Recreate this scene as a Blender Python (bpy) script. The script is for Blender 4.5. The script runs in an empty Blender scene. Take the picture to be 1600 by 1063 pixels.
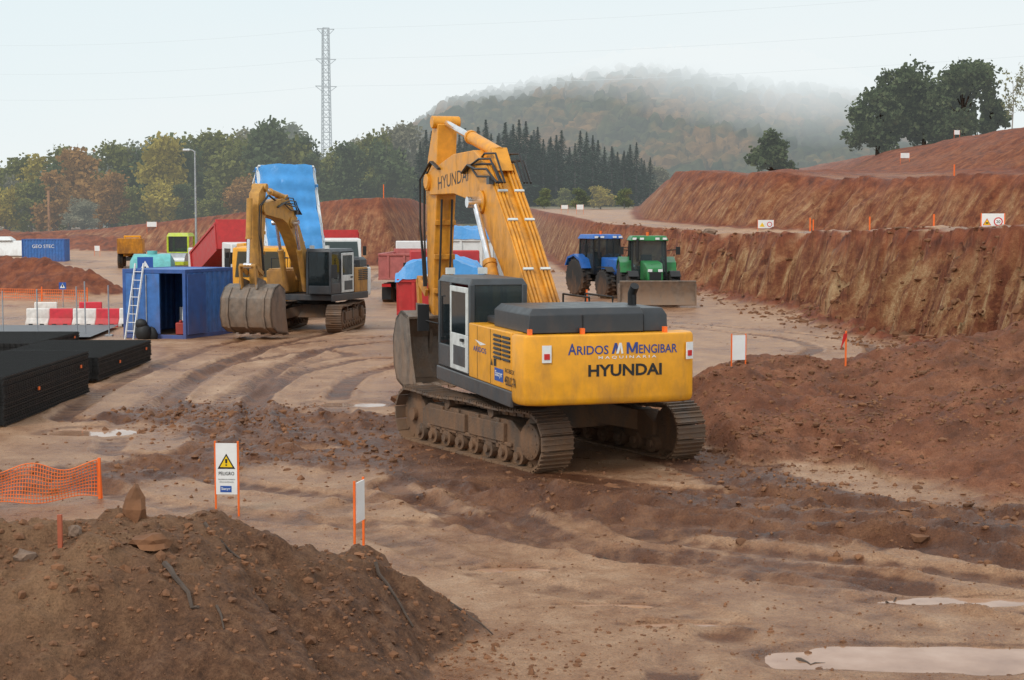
import bpy,bmesh,math,random
import numpy as np
from mathutils import Vector as V, Matrix as MX, Euler
random.seed(7); rng=np.random.default_rng(7)
sc=bpy.context.scene; col=sc.collection; R=math.radians; PI=math.pi
F,H=2400.,4.1; P=math.atan(186.5/F); cP,sP=math.cos(P),math.sin(P)
def ray(px,py):
    a=(px-800)/F; b=(531.5-py)/F; return a,cP+b*sP,-sP+b*cP
def at(px,py,Y):
    a,dy,dz=ray(px,py); k=Y/dy; return V((a*k,Y,H+dz*k))
def gp(px,py,z=0):
    a,dy,dz=ray(px,py); k=(z-H)/dz; return (a*k,dy*k)
# ---------------------------------------------------------------- materials
def N(nt,t,ins={},**kw):
    n=nt.nodes.new('ShaderNode'+t)
    for k,v in kw.items(): setattr(n,k,v)
    for k,v in ins.items():
        if isinstance(v,bpy.types.NodeSocket): nt.links.new(v,n.inputs[k])
        else: n.inputs[k].default_value=v
    return n
def c4(c): return (c[0],c[1],c[2],1)
def mixc(nt,f,a,b,bt='MIX'):
    return N(nt,'MixRGB',{0:f,1:a if isinstance(a,bpy.types.NodeSocket) else c4(a),2:b if isinstance(b,bpy.types.NodeSocket) else c4(b)},blend_type=bt).outputs[0]
def mth(nt,op,a,b=0.,clamp=False): return N(nt,'Math',{0:a,1:b},operation=op,use_clamp=clamp).outputs[0]
def ramp(nt,f,stops):
    n=N(nt,'ValToRGB',{0:f}); e=n.color_ramp.elements
    while len(e)<len(stops): e.new(.5)
    for i,(p,c) in enumerate(stops): e[i].position=p; e[i].color=c4(c)
    return n.outputs[0]
def mapr(nt,v,a,b,c,d): return N(nt,'MapRange',{0:v,1:a,2:b,3:c,4:d}).outputs[0]
def noise(nt,vec,s,d=5,r=.6): return N(nt,'TexNoise',{'Vector':vec,'Scale':s,'Detail':d,'Roughness':r}).outputs[0]
FOG=(.77,.835,.85)
def newmat(n):
    m=bpy.data.materials.new(n); m.use_nodes=True; m.node_tree.nodes.clear(); return m,m.node_tree
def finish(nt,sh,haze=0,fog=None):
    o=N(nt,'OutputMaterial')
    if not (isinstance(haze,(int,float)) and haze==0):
        e=N(nt,'Emission',{0:fog if fog is not None else c4(FOG),1:1.}); sh=N(nt,'MixShader',{0:haze,1:sh,2:e.outputs[0]}).outputs[0]  # painted haze: fog-coloured glow mixed into the surface itself, no volume
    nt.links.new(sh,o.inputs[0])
def mat(n,c,rough=.5,metal=0,var=.18,dirt=0,dh=1.5,s=4,bump=0,haze=0,dc=(.22,.115,.06),c2=None):
    m,nt=newmat(n); tc=N(nt,'TexCoord').outputs['Object']; pos=N(nt,'NewGeometry').outputs['Position']
    f=noise(nt,tc,s)
    cc=ramp(nt,f,[(.32,tuple(x*(1-var) for x in c)),(.68,c2 or tuple(min(1,x*(1+var)) for x in c))])
    rg=mapr(nt,f,.3,.7,max(.05,rough-.1),min(1,rough+.12))
    if dirt:
        z=N(nt,'SeparateXYZ',{0:pos}).outputs[2]
        st=N(nt,'Mapping',{'Vector':pos,'Scale':(2.2,2.2,.8)}).outputs[0]
        n2=noise(nt,st,1.3,9,.7); zf=mapr(nt,z,0,dh,1.15,0)
        fa=mth(nt,'MULTIPLY',mth(nt,'ADD',mth(nt,'MULTIPLY',mth(nt,'SUBTRACT',n2,.53),3.4),zf,True),dirt,True)
        cc=mixc(nt,fa,cc,dc); rg=mth(nt,'ADD',rg,mth(nt,'MULTIPLY',fa,.4),True)
    p=N(nt,'BsdfPrincipled',{'Base Color':cc,'Roughness':rg,'Metallic':metal})
    if bump:
        bp=N(nt,'Bump',{'Height':noise(nt,tc,s*6,4),'Strength':bump,'Distance':.03}); nt.links.new(bp.outputs[0],p.inputs['Normal'])
    finish(nt,p.outputs[0],haze); return m
def glassmat(n,c=(.02,.03,.035),tr=.35):
    m,nt=newmat(n); g=N(nt,'BsdfPrincipled',{'Base Color':c4(c),'Roughness':.06}); t=N(nt,'BsdfTransparent',{0:(.62,.72,.7,1)})
    finish(nt,N(nt,'MixShader',{0:tr,1:g.outputs[0],2:t.outputs[0]}).outputs[0]); return m
M={}
def mk(k,*a,**kw): M[k]=mat(k,*a,**kw)
mk('yellow',(.80,.35,.012),.38,dirt=.5,dh=2.1,var=.1)
mk('boom_yellow',(.70,.29,.02),.42,dirt=.75,dh=4.8,var=.18,dc=(.20,.088,.03))
mk('amber',(.50,.25,.045),.5,dirt=.7,dh=4.0,var=.22)
mk('hood_grey',(.03,.033,.037),.4,dirt=.18,dh=2.2)
mk('grey_dark',(.05,.056,.062),.42,dirt=.22,dh=2.2)
mk('grey_light',(.60,.62,.60),.45,dirt=.25,dh=2)
mk('white',(.72,.73,.72),.4,dirt=.3,dh=1.6,var=.06)
mk('white_clean',(.8,.8,.79),.5,var=.05)
mk('track',(.15,.12,.10),.5,metal=.4,dirt=.9,dh=1.9,bump=.4,dc=(.27,.155,.085))
mk('frame_mud',(.085,.065,.05),.6,dirt=.95,dh=1.6,bump=.5,dc=(.22,.12,.065))
mk('black',(.012,.012,.013),.6)
mk('rubber',(.025,.023,.022),.8,dirt=.6,dh=1.2,bump=.3)
mk('chrome',(.75,.75,.76),.18,metal=.9)
mk('bucket',(.13,.105,.085),.5,metal=.25,dirt=.75,dh=1.9,bump=.4,dc=(.30,.19,.12),c2=(.25,.20,.16))
mk('red',(.48,.028,.028),.45,dirt=.35,dh=1.8,var=.15)
mk('red_faded',(.45,.13,.12),.5,dirt=.35,dh=1.6)
mk('blue_paint',(.05,.16,.44),.5,dirt=.25,dh=1.2,var=.2)
mk('blue_dark',(.035,.10,.32),.5,dirt=.25,dh=1.2)
mk('tractor_blue',(.02,.12,.42),.35,dirt=.3,dh=1.4)
mk('tractor_green',(.012,.17,.04),.35,dirt=.3,dh=1.4)
mk('rim_yellow',(.75,.45,.02),.5,dirt=.5,dh=1.4)
mk('tarp',(.055,.28,.62),.38,var=.14,s=1.4,bump=.5)
mk('turquoise',(.14,.48,.48),.45,dirt=.2)
mk('lime',(.45,.55,.03),.45,dirt=.25)
mk('orange',(.9,.16,.02),.5,var=.1)
mk('net_orange',(.9,.2,.04),.6,var=.1)
mk('sign_white',(.8,.81,.8),.45,var=.05,dirt=.12,dh=.6)
mk('sign_yellow',(.88,.58,.01),.45,var=.04)
mk('sign_blue',(.02,.09,.38),.45,var=.05)
mk('sign_red',(.6,.02,.02),.45,var=.05)
mk('letter_blue',(.03,.06,.25),.5,var=.05)
mk('letter_black',(.015,.015,.015),.5,var=.05)
mk('steel',(.38,.40,.42),.45,metal=.5)
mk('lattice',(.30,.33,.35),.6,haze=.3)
mk('rebar',(.012,.012,.012),.55,metal=.2,var=.4)
mk('wood',(.20,.11,.06),.8,var=.3,bump=.3)
mk('wood_far',(.32,.16,.07),.8,haze=.1)
mk('bark',(.085,.06,.045),.9,var=.3,s=6,bump=.4)
mk('bark_far',(.10,.085,.075),.9,haze=.1)
mk('rock',(.20,.13,.09),.9,var=.35,bump=.6)
mk('clod',(.19,.085,.039),.95,var=.4,s=1.5,bump=.5)
mk('asphalt',(.13,.135,.145),.6,var=.25,s=3,bump=.2)
mk('barrier_red',(.62,.03,.05),.5,dirt=.25,dh=.6); mk('barrier_white',(.75,.72,.68),.5,dirt=.3,dh=.6)
mk('hose',(.02,.02,.02),.45)
mk('interior',(.03,.03,.032),.7)
M['glass']=glassmat('glass'); M['glass_pale']=glassmat('glass_pale',(.05,.065,.07),.5)
# ---------------------------------------------------------------- mesh builder
BF=[(0,1,3,2),(4,6,7,5),(0,4,5,1),(2,3,7,6),(0,2,6,4),(1,5,7,3)]
class B:
    def __init__(s): s.v=[]; s.f=[]
    def add(s,vs,fs):
        o=len(s.v); s.v+=[V(v) for v in vs]; s.f+=[[i+o for i in f] for f in fs]; return s
    def box(s,c,d,rot=None):
        m=Euler(rot).to_matrix() if rot else MX.Identity(3); c=V(c)
        return s.add([c+m@V((x*d[0]/2,y*d[1]/2,z*d[2]/2)) for x in(-1,1) for y in(-1,1) for z in(-1,1)],BF)
    def bb(s,x0,x1,y0,y1,z0,z1): return s.box(((x0+x1)/2,(y0+y1)/2,(z0+z1)/2),(abs(x1-x0),abs(y1-y0),abs(z1-z0)))
    def loft(s,rings,cap=True):
        n=len(rings[0]); vs=[p for r in rings for p in r]; fs=[]
        for k in range(len(rings)-1):
            for i in range(n): j=(i+1)%n; fs.append((k*n+i,k*n+j,(k+1)*n+j,(k+1)*n+i))
        if cap: fs+= [tuple(range(n)),tuple(range((len(rings)-1)*n,len(rings)*n))]
        return s.add(vs,fs)
    def fr(s,x0,x1,y0,y1,z0,z1,i=.1,j=None):
        j=i if j is None else j
        return s.loft([[(x0,y0,z0),(x1,y0,z0),(x1,y1,z0),(x0,y1,z0)],[(x0+i,y0+j,z1),(x1-i,y0+j,z1),(x1-i,y1-j,z1),(x0+i,y1-j,z1)]])
    def tube(s,p,q,r,r2=None,n=12):
        return s.path([p,q],[r,r if r2 is None else r2],n)
    def path(s,pts,r,n=8):
        pts=[V(p) for p in pts]; rs=r if isinstance(r,(list,tuple)) else [r]*len(pts); rings=[]
        for i,p in enumerate(pts):
            d=(pts[min(i+1,len(pts)-1)]-pts[max(i-1,0)]).normalized()
            u=V((0,0,1)) if abs(d.z)<.95 else V((0,1,0)); a=d.cross(u).normalized(); b=a.cross(d)
            rings.append([p+(a*math.cos(t)+b*math.sin(t))*rs[i] for t in [2*PI*k/n for k in range(n)]])
        return s.loft(rings)
    def bar(s,p,q,w,h,w2=None,h2=None):
        p,q=V(p),V(q); d=(q-p).normalized(); u=V((0,0,1)) if abs(d.z)<.98 else V((0,1,0)); a=d.cross(u).normalized(); b=a.cross(d)
        g=lambda c,w,h:[c+a*w/2*i+b*h/2*j for i,j in((-1,-1),(1,-1),(1,1),(-1,1))]
        return s.loft([g(p,w,h),g(q,w2 or w,h2 or h)])
    def prism(s,prof,x0,x1): return s.loft([[(x0,y,z) for y,z in prof],[(x1,y,z) for y,z in prof]])
    def lathe(s,prof,c,n=24):
        return s.loft([[(c[0]+x,c[1]+r*math.cos(2*PI*k/n),c[2]+r*math.sin(2*PI*k/n)) for k in range(n)] for r,x in prof])
    def build(s,name,m,par=None,bev=0,xf=None):
        me=bpy.data.meshes.new(name); me.from_pydata([tuple(xf@v) if xf else tuple(v) for v in s.v],[],s.f)
        bm=bmesh.new(); bm.from_mesh(me); bmesh.ops.recalc_face_normals(bm,faces=bm.faces); bm.to_mesh(me); bm.free()
        me.shade_smooth(); me.set_sharp_from_angle(angle=R(33)); me.materials.append(M[m] if isinstance(m,str) else m)
        o=bpy.data.objects.new(name,me); col.objects.link(o); o.parent=par
        if bev:
            bv=o.modifiers.new('Bevel','BEVEL'); bv.width=bev; bv.segments=2; bv.limit_method='ANGLE'; bv.angle_limit=R(35)
        return o
def tag(o,label,cat=None,group=None,kind=None):
    o['label']=label
    if cat: o['category']=cat
    if group: o['group']=group
    if kind: o['kind']=kind
    return o
def thing(name,label,cat,loc,rz=0,group=None):
    o=bpy.data.objects.new(name,None); col.objects.link(o); o.empty_display_size=.2
    o.location=loc; o.rotation_euler=(0,0,rz); return tag(o,label,cat,group)
def npmesh(name,vs,fs,m,par=None,smooth=False):
    me=bpy.data.meshes.new(name); me.from_pydata(vs.tolist(),[],fs.tolist()); me.materials.append(m)
    if smooth: me.shade_smooth()
    o=bpy.data.objects.new(name,me); col.objects.link(o); o.parent=par; return o
def text(s,w,h,org,right,up,m,par,name='lettering',bold=.012):
    cu=bpy.data.curves.new('t','FONT'); cu.body=s; cu.size=1; cu.offset=bold; cu.resolution_u=3
    o=bpy.data.objects.new('t',cu); col.objects.link(o); bpy.context.view_layer.update()
    me=bpy.data.meshes.new_from_object(o.evaluated_get(bpy.context.evaluated_depsgraph_get()))
    bpy.data.objects.remove(o); bpy.data.curves.remove(cu)
    co=np.array([v.co[:] for v in me.vertices]); lo=co.min(0); hi=co.max(0)
    r=V(right).normalized(); u=V(up).normalized(); og=V(org)
    for v in me.vertices:
        x=(v.co.x-lo[0])/(hi[0]-lo[0])*w; y=(v.co.y-lo[1])/(hi[1]-lo[1])*h; v.co=og+r*x+u*y
    me.materials.clear(); me.materials.append(M[m]); me.name=name
    q=bpy.data.objects.new(name,me); col.objects.link(q); q.parent=par; return q
def plate(pts,m,par,name):
    b=B(); b.add(pts,[tuple(range(len(pts)))]); return b.build(name,m,par)
# ---------------------------------------------------------------- terrain
def sm(t): t=np.clip(t,0,1); return t*t*(3-2*t)
TB=rng.random((256,256))
def vn(x,y,s=0):
    x=x+s*17.31; y=y+s*9.77; xi=np.floor(x).astype(int); yi=np.floor(y).astype(int)
    fx=x-xi; fy=y-yi; fx=fx*fx*(3-2*fx); fy=fy*fy*(3-2*fy); g=lambda a,b:TB[a&255,b&255]
    return ((g(xi,yi)*(1-fx)+g(xi+1,yi)*fx)*(1-fy)+(g(xi,yi+1)*(1-fx)+g(xi+1,yi+1)*fx)*fy)*2-1
def fbm(x,y,o=4,s=0,g=.5):
    a=1.;t=0.;q=0.
    for i in range(o): t=t+a*vn(x*2**i,y*2**i,s+i*3); q+=a; a*=g
    return t/q
def pline(X,Y,pts):
    D=np.full(X.shape,1e9); T=np.zeros(X.shape); S=np.zeros(X.shape); L=np.zeros(X.shape); acc=0
    for p,q in zip(pts[:-1],pts[1:]):
        dx,dy=q[0]-p[0],q[1]-p[1]; l=math.hypot(dx,dy); t=np.clip(((X-p[0])*dx+(Y-p[1])*dy)/l**2,0,1)
        d=np.hypot(X-p[0]-t*dx,Y-p[1]-t*dy); m=d<D; D=np.where(m,d,D)
        v0=p[2] if len(p)>2 else 0; v1=q[2] if len(q)>2 else 0
        T=np.where(m,v0+(v1-v0)*t,T); S=np.where(m,np.sign(dx*(Y-p[1])-dy*(X-p[0])),S); L=np.where(m,acc+t*l,L); acc+=l
    return D,T,S,L
def curve(px,n=8):
    p=[gp(*q) for q in px]; out=[]
    for i in range(len(p)-1):
        a,b,c,d=p[max(i-1,0)],p[i],p[i+1],p[min(i+2,len(p)-1)]
        for k in range(n):
            t=k/n; out.append(tuple(.5*((2*b[j])+(-a[j]+c[j])*t+(2*a[j]-5*b[j]+4*c[j]-d[j])*t*t+(-a[j]+3*b[j]-3*c[j]+d[j])*t**3) for j in(0,1)))
    return out+[p[-1]]
MUD=[(curve([(60,750),(250,738),(420,700),(600,695),(760,750),(900,780),(1100,800),(1350,835),(1700,870)],3),1.25),
     (curve([(215,665),(330,642),(450,655),(600,672)],3),1.3),(curve([(330,650),(420,690),(560,720)],3),1.2),
     (curve([(1110,720),(1250,775),(1450,805),(1700,815)],3),.9)]
RUTS=[([(325,665),(345,605),(415,562),(520,540),(640,532)],.95,1),([(470,690),(465,630),(510,588),(600,566)],.9,1),([(170,650),(260,590),(380,545),(480,522)],.95,.8),
  ([(700,760),(900,830),(1150,850),(1400,880),(1700,940)],.9,1),([(860,760),(1010,780),(1230,800),(1460,818),(1700,850)],.9,1),([(780,770),(980,850),(1250,885),(1500,915),(1750,960)],.55,.85),
  ([(620,800),(850,880),(1100,920),(1300,990),(1450,1090)],.9,.7),([(1030,1080),(1080,1025),(1130,995)],0,1),([(570,470),(610,430),(648,400),(662,375)],.95,.8),
  ([(1000,500),(1120,512),(1270,528),(1320,548),(1260,572)],.95,.9),([(180,745),(330,775),(520,795),(700,800)],.9,.8),([(250,700),(300,620),(400,575),(500,556)],.9,.75)]
RUT=[(curve(c,6),w_,st) for c,w_,st in RUTS]
w3=lambda px,py,Y:(at(px,py,Y).x,Y,at(px,py,Y).z)
MOUND=[(-9,12.2,1.6),w3(0,822,13),w3(110,800,13.2),w3(205,786,13.5),w3(300,812,14),w3(430,846,14.3),w3(560,884,14.8),w3(690,938,15.2),w3(765,985,15.3)]
RM=[(3.2,30.5,.05),w3(1105,592,30.5),w3(1190,562,33),w3(1300,564,33),w3(1450,534,33),w3(1600,500,33),(17,30,3.0)]
RM2=[(4.3,28,.05),w3(1220,655,28.8),w3(1330,638,28.4),w3(1450,622,28),w3(1600,595,27.5),(15,26,1.5)]
BERM=[w3(-90,400,92),w3(60,404,88),w3(133,428,85)]
BERM2=[w3(-40,360,168),w3(90,364,165),w3(190,374,160)]
B1=[(20.5,20),(17.5,36)]+[gp(1600,572),gp(1400,527),gp(1250,484),gp(1060,444),gp(900,424),(4.,150),(1.5,185),(0.,240),(-2,320)]
B2=[(42,40)]+[(at(x,y,Y).x,Y) for x,y,Y in((1600,352,82),(1300,350,98),(1130,335,112),(1010,320,135),(1000,320,170),(1000,320,230),(1000,320,340))]
B3=[(55,70),(37,100),(33.5,125),(31.5,150),(33,178),(38,240),(44,330)]
B4=[(-70,178),(-50,168),(-30,152),(-16,137),(-9.8,134),(-7.4,150),(-8.5,200),(-9,330)]
PUD=[(1480,1022,1.5,.42),(1500,936,1.0,.2),(797,886,.42,.13),(945,942,.5,.11),(1050,972,.5,.11),(150,672,1.0,.6),(540,630,.9,.5),(1330,800,.5,.14),(590,514,1.5,.45),(470,700,.5,.2)]
PADS=[(.55,27.5,3.4)]
def terrain(X,Y,zones=False):
    X=np.asarray(X,float); Y=np.asarray(Y,float); zer=np.zeros(X.shape); fade=1-.85*sm((Y-80)/70)
    z=3.6*sm((Y-120)/110)+.16*fbm(X*.06,Y*.06,3,1)*sm((Y-32)/30)*(1-sm((Y-90)/40))
    mud=zer.copy()
    wob=1+.8*fbm(X*.45,Y*.45,4,4,.6)
    for p,w in MUD:
        d=pline(X,Y,p)[0]; mud=np.maximum(mud,sm(1.5-d/(w*wob)))
    f1=fbm(X*1.5,Y*1.5,5,3,.65); f3=fbm(X*3.1,Y*3.1,3,6,.6)
    z=z+(.014*fbm(X*.6,Y*.6,3,2)+.014*f3)*fade+mud*(.19*f1+.05)
    rut=zer.copy(); wx=.1*fbm(X*.8,Y*.8,3,17)
    for p,hw_,st in RUT:
        d,_,s_,L=pline(X,Y,p); s_=np.where(s_==0,1,s_); ds=d*s_+wx; br=st*(.72+.28*sm(.5+1.6*fbm(X*.3,Y*.3,2,15))); tr=.5+.5*np.sin(L*2*PI/.45)
        for o_ in ((-hw_,hw_) if hw_ else (0,)):
            q=np.abs(ds-o_)
            z=z+br*(-.06*np.exp(-(q/.28)**6)+.05*np.exp(-((q-.4)/.09)**2)*(1+.5*f3))
            rut=np.maximum(rut,np.exp(-(q/.31)**8)*br*(.72+.28*tr))
    pad=zer.copy()
    for x,y,r in PADS: pad=np.maximum(pad,sm((r+1.2-np.hypot(X-x,Y-y))/1.2))
    z=z*(1-.75*pad)
    dark=zer.copy(); red=zer.copy(); ochre=zer.copy(); along=zer.copy()
    def ridge(pts,k,kf,nz,ch,fq=.9):
        nonlocal z,dark,red,mud,rut
        d,h,s,L=pline(X,Y,pts); kk=np.where(s>0,kf,k)
        r=h-kk*np.maximum(d-.25,0)+nz*(fbm(X*fq,Y*fq,5,12,.62)+.22*f3)*sm(h*1.5)
        r=np.where(h>.02,r,-1); m=sm((r-z+.12)/.25)
        z=np.where(r>z-.3,.5*(z+r+np.sqrt((z-r)**2+.012)),z); mud=mud*(1-m); rut=rut*(1-m)
        dark=np.maximum(dark,m*ch); red=np.maximum(red,m*(1-ch))
    ridge(MOUND,.50,.6,.32,1,1.25); ridge(RM,.2,.5,.42,.35); ridge(RM2,.21,.3,.34,.35); ridge(BERM,.5,.5,.5,0); ridge(BERM2,.4,.4,.5,0)
    n1=fbm(X*.16,Y*.16,3,21); n2=fbm(X*.7,Y*.7,4,22,.6)*fade; n3=fbm(X*1.6,Y*1.6,4,29,.65)*fade
    def bank(pts,side,top,w,keep,na=1.,oc=1.,lim=None):
        nonlocal z,red,mud,dark,ochre,along
        d,_,s,L=pline(X,Y,pts); gul=np.abs(fbm(L*.42,L*0+3.3,3,27)); g2=fbm(L*1.5,L*0+7.7,4,37); dd=d*s*side
        if lim is not None: dd=np.minimum(dd,lim)
        q=dd+na*fade*(1.3*n1+.8*n2+1.3*(.3-gul)+.6*g2)
        t=np.clip(q/w,0,1); e=t**.85; z=z*(1-e)+(top+.22*n2)*e+.5*n3*np.sin(t*PI)*na
        z=z+.4*sm(1-np.abs(q+.3)/1.2)*(.6+n3)*na*fade
        f=sm((q+1.8)/1.6)*sm((w*1.5-q)/(w*.5)); k=sm(q/w); red=np.maximum(red*(1-k)+keep*k*(.8+.5*n1),f)
        ochre=np.maximum(ochre*(1-k),oc*sm((q+.3)/.5)*sm((.86-t)/.25)); mud=mud*(1-k); dark=dark*(1-sm(q/2)); along=np.where(f>.02,L,along)
    bank(B1,-1,np.interp(Y,[30,60,95,105,140,180,230,330],[4.0,3.75,3.25,3.5,4.3,5.2,6.2,7.5]),1.5,.1)
    bank(B4,1,np.interp(X,[-60,-45,-30,-16,-9],[2.6,3.2,4.6,6.,6.3]),2.6,.7,.9,.6,-6.8-X)
    bank(B2,-1,np.interp(Y,[60,82,98,112,135,185,250,330],[6.4,6.7,6.9,7.6,8.2,8.4,8.8,9])+.5*n1,2.8,.9,.8,.6)
    bank(B3,-1,9.8+np.clip(.17*(X-32),0,4.0)+.6*n1,8.,.95,1.,.15)
    for px,py,rx,ry in PUD:
        c=gp(px,py); e=((X-c[0])/rx)**2+((Y-c[1])/ry)**2; m2=np.exp(-(e/3.2)**2); e=e*(1+.55*fbm(X*1.1,Y*1.9,3,33)); m=np.exp(-(e*.75)**2)
        z=z*(1-m2*.92)-m*.085; mud=mud*(1-m2*.8); rut=rut*(1-m2*.9); mud=np.maximum(mud,.55*np.exp(-((e-1.35)/.5)**2))
    if not zones: return z
    green=sm((Y-190)/30+.5*n1)*(1-red)
    return z,np.stack([np.clip(np.maximum(mud,rut),0,1),np.clip(red,0,1),dark,green],-1),ochre,along
def gz(x,y): return float(terrain(np.array([x]),np.array([y]))[0])
def gpt(px,py):
    z=0
    for i in range(6): x,y=gp(px,py,min(z,3.9)); z=.5*z+.5*gz(x,y)
    return V((x,y,gz(x,y)))
def on(px,Y):
    x=at(px,400,Y).x; return V((x,Y,gz(x,Y)))
ys=np.concatenate([np.geomspace(7,60,600)[:-1],np.geomspace(60,260,240)[:-1],np.geomspace(260,4000,28)])
us=np.linspace(-.56,.56,740)
YY,UU=np.meshgrid(ys,us,indexing='ij'); XX=UU*(YY+5)
ZZ,ZN,OC,AL=terrain(XX,YY,True)
nr,nc=XX.shape; idx=np.arange(nr*nc).reshape(nr,nc)
fs=np.stack([idx[:-1,:-1],idx[:-1,1:],idx[1:,1:],idx[1:,:-1]],-1).reshape(-1,4)
gm,nt=newmat('earth'); pos=N(nt,'NewGeometry').outputs['Position']
za=N(nt,'Attribute',attribute_name='zone'); sp=N(nt,'SeparateColor',{0:za.outputs['Color']}); zo=N(nt,'Attribute',attribute_name='ochre').outputs['Fac']; al=N(nt,'Attribute',attribute_name='along').outputs['Fac']
nb=noise(nt,pos,.22,4); nm=noise(nt,pos,1.3,7,.68); nf=noise(nt,pos,9,6,.72); nk=noise(nt,pos,40,4,.75)
zc=N(nt,'SeparateXYZ',{0:pos}).outputs[2]
sv=N(nt,'CombineXYZ',{0:mth(nt,'ADD',al,mth(nt,'MULTIPLY',nm,.4)),1:mth(nt,'MULTIPLY',zc,.17),2:0.}).outputs[0]; ns=noise(nt,sv,2.0,9,.72); ns=mth(nt,'ADD',mth(nt,'MULTIPLY',ns,.56),mth(nt,'ADD',mth(nt,'MULTIPLY',nm,.28),mth(nt,'MULTIPLY',nf,.16)))
mx=mth(nt,'ADD',mth(nt,'MULTIPLY',nb,.40),mth(nt,'ADD',mth(nt,'MULTIPLY',nm,.42),mth(nt,'MULTIPLY',nf,.18)))
road=ramp(nt,mx,[(.38,(.18,.074,.033)),(.45,(.31,.15,.074)),(.53,(.44,.25,.14)),(.64,(.58,.39,.26))])
mudc=ramp(nt,nm,[(.32,(.07,.024,.010)),(.5,(.15,.058,.025)),(.7,(.28,.13,.062))])
red=ramp(nt,nm,[(.33,(.085,.022,.010)),(.5,(.205,.058,.026)),(.68,(.32,.11,.05))])
och=ramp(nt,ns,[(.38,(.075,.022,.010)),(.46,(.20,.062,.028)),(.52,(.34,.16,.07)),(.59,(.54,.36,.19))])
red=mixc(nt,mth(nt,'MULTIPLY',zo,.94),red,och)
mnd=ramp(nt,nf,[(.3,(.06,.026,.012)),(.5,(.145,.066,.032)),(.72,(.245,.13,.07))])
mnd=mixc(nt,mapr(nt,nb,.48,.62,0,.7),mnd,ramp(nt,nm,[(.35,(.15,.07,.034)),(.65,(.34,.195,.105))]))
grs=ramp(nt,nm,[(.35,(.06,.07,.025)),(.65,(.15,.13,.06))])
def edge(ch,lo,hi): return mapr(nt,mth(nt,'ADD',ch,mth(nt,'MULTIPLY',mth(nt,'SUBTRACT',nf,.5),.7)),lo,hi,0,1)
cc=mixc(nt,edge(sp.outputs[0],.34,.66),road,mudc); cc=mixc(nt,edge(sp.outputs[1],.2,.75),cc,red)
cc=mixc(nt,edge(sp.outputs[2],.25,.75),cc,mnd); cc=mixc(nt,za.outputs['Alpha'],cc,grs)
cc=mixc(nt,1.,cc,ramp(nt,nk,[(.32,(.62,.60,.58)),(.5,(.98,.98,.98)),(.68,(1.22,1.2,1.18))]),'MULTIPLY')
rg=mth(nt,'ADD',mapr(nt,mx,.38,.6,.22,.58),mth(nt,'MULTIPLY',mth(nt,'ADD',sp.outputs[1],sp.outputs[2]),.42),True)
ht=mth(nt,'ADD',mth(nt,'ADD',mth(nt,'MULTIPLY',nf,.9),mth(nt,'MULTIPLY',nk,.4)),mth(nt,'MULTIPLY',mth(nt,'MULTIPLY',ns,zo),5.))
bp=N(nt,'Bump',{'Height':ht,'Strength':.9,'Distance':.08})
pb=N(nt,'BsdfPrincipled',{'Base Color':cc,'Roughness':rg,'Normal':bp.outputs[0],'Specular IOR Level':.36})
hz=mapr(nt,N(nt,'SeparateXYZ',{0:pos}).outputs[1],110,900,0,.55); finish(nt,pb.outputs[0],hz)  # distance haze painted into the earth as glow, growing with depth
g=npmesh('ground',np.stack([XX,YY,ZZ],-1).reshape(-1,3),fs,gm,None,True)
ca=g.data.color_attributes.new('zone','FLOAT_COLOR','POINT'); ca.data.foreach_set('color',ZN.reshape(-1).astype(np.float32))
for nm_,ar in (('ochre',OC),('along',AL)): oa=g.data.attributes.new(nm_,'FLOAT','POINT'); oa.data.foreach_set('value',ar.reshape(-1).astype(np.float32))
tag(g,'muddy reddish brown earth of the site with cut banks and ruts','ground',kind='structure')
# puddles
wm,nt=newmat('muddy_water'); pos=N(nt,'NewGeometry').outputs['Position']
wp=N(nt,'BsdfPrincipled',{'Base Color':ramp(nt,noise(nt,pos,1.4,6),[(.3,(.27,.14,.08)),(.5,(.38,.22,.14)),(.7,(.48,.31,.22))]),'Roughness':.06,'IOR':1.33,'Normal':N(nt,'Bump',{'Height':noise(nt,pos,5,2),'Strength':.08,'Distance':.02}).outputs[0]}); finish(nt,wp.outputs[0])
PL=['large pale puddle at the near right corner of the site','long shallow puddle just behind the large pale puddle','small round yellowish puddle between the excavator and the dirt mound','thin sliver of puddle in front of the twig','third small puddle toward the large pale one','pale puddle beside the black mesh stacks','puddle among the curved wheel tracks left of the big excavator','small puddle in the mud at right below the dirt heap','puddle beside the far excavator tracks','small puddle in the churned mud behind the danger sign']
for k_,((px,py,rx,ry),lb) in enumerate(zip(PUD,PL)):
    c=gp(px,py); b=B(); n=28
    b.add([(c[0]+1.4*rx*math.cos(2*PI*k/n),c[1]+1.4*ry*math.sin(2*PI*k/n),-.045-.0012*k_) for k in range(n)],[tuple(range(n))])
    tag(b.build('puddle',wm),lb,'puddle',kind='structure')
# asphalt patch
xs=np.linspace(-32,-14.6,40); yy=np.linspace(53,59.5,14); GX,GY=np.meshgrid(xs,yy,indexing='ij'); GX=GX+(GY-53)*-.1
gi=np.arange(GX.size).reshape(GX.shape)
tag(npmesh('asphalt_road',np.stack([GX,GY,terrain(GX,GY)*.3+.09],-1).reshape(-1,3),np.stack([gi[:-1,:-1],gi[1:,:-1],gi[1:,1:],gi[:-1,1:]],-1).reshape(-1,4),M['asphalt'],None,True),'grey asphalt road stub in front of the plastic barriers','road',kind='structure')
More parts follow.
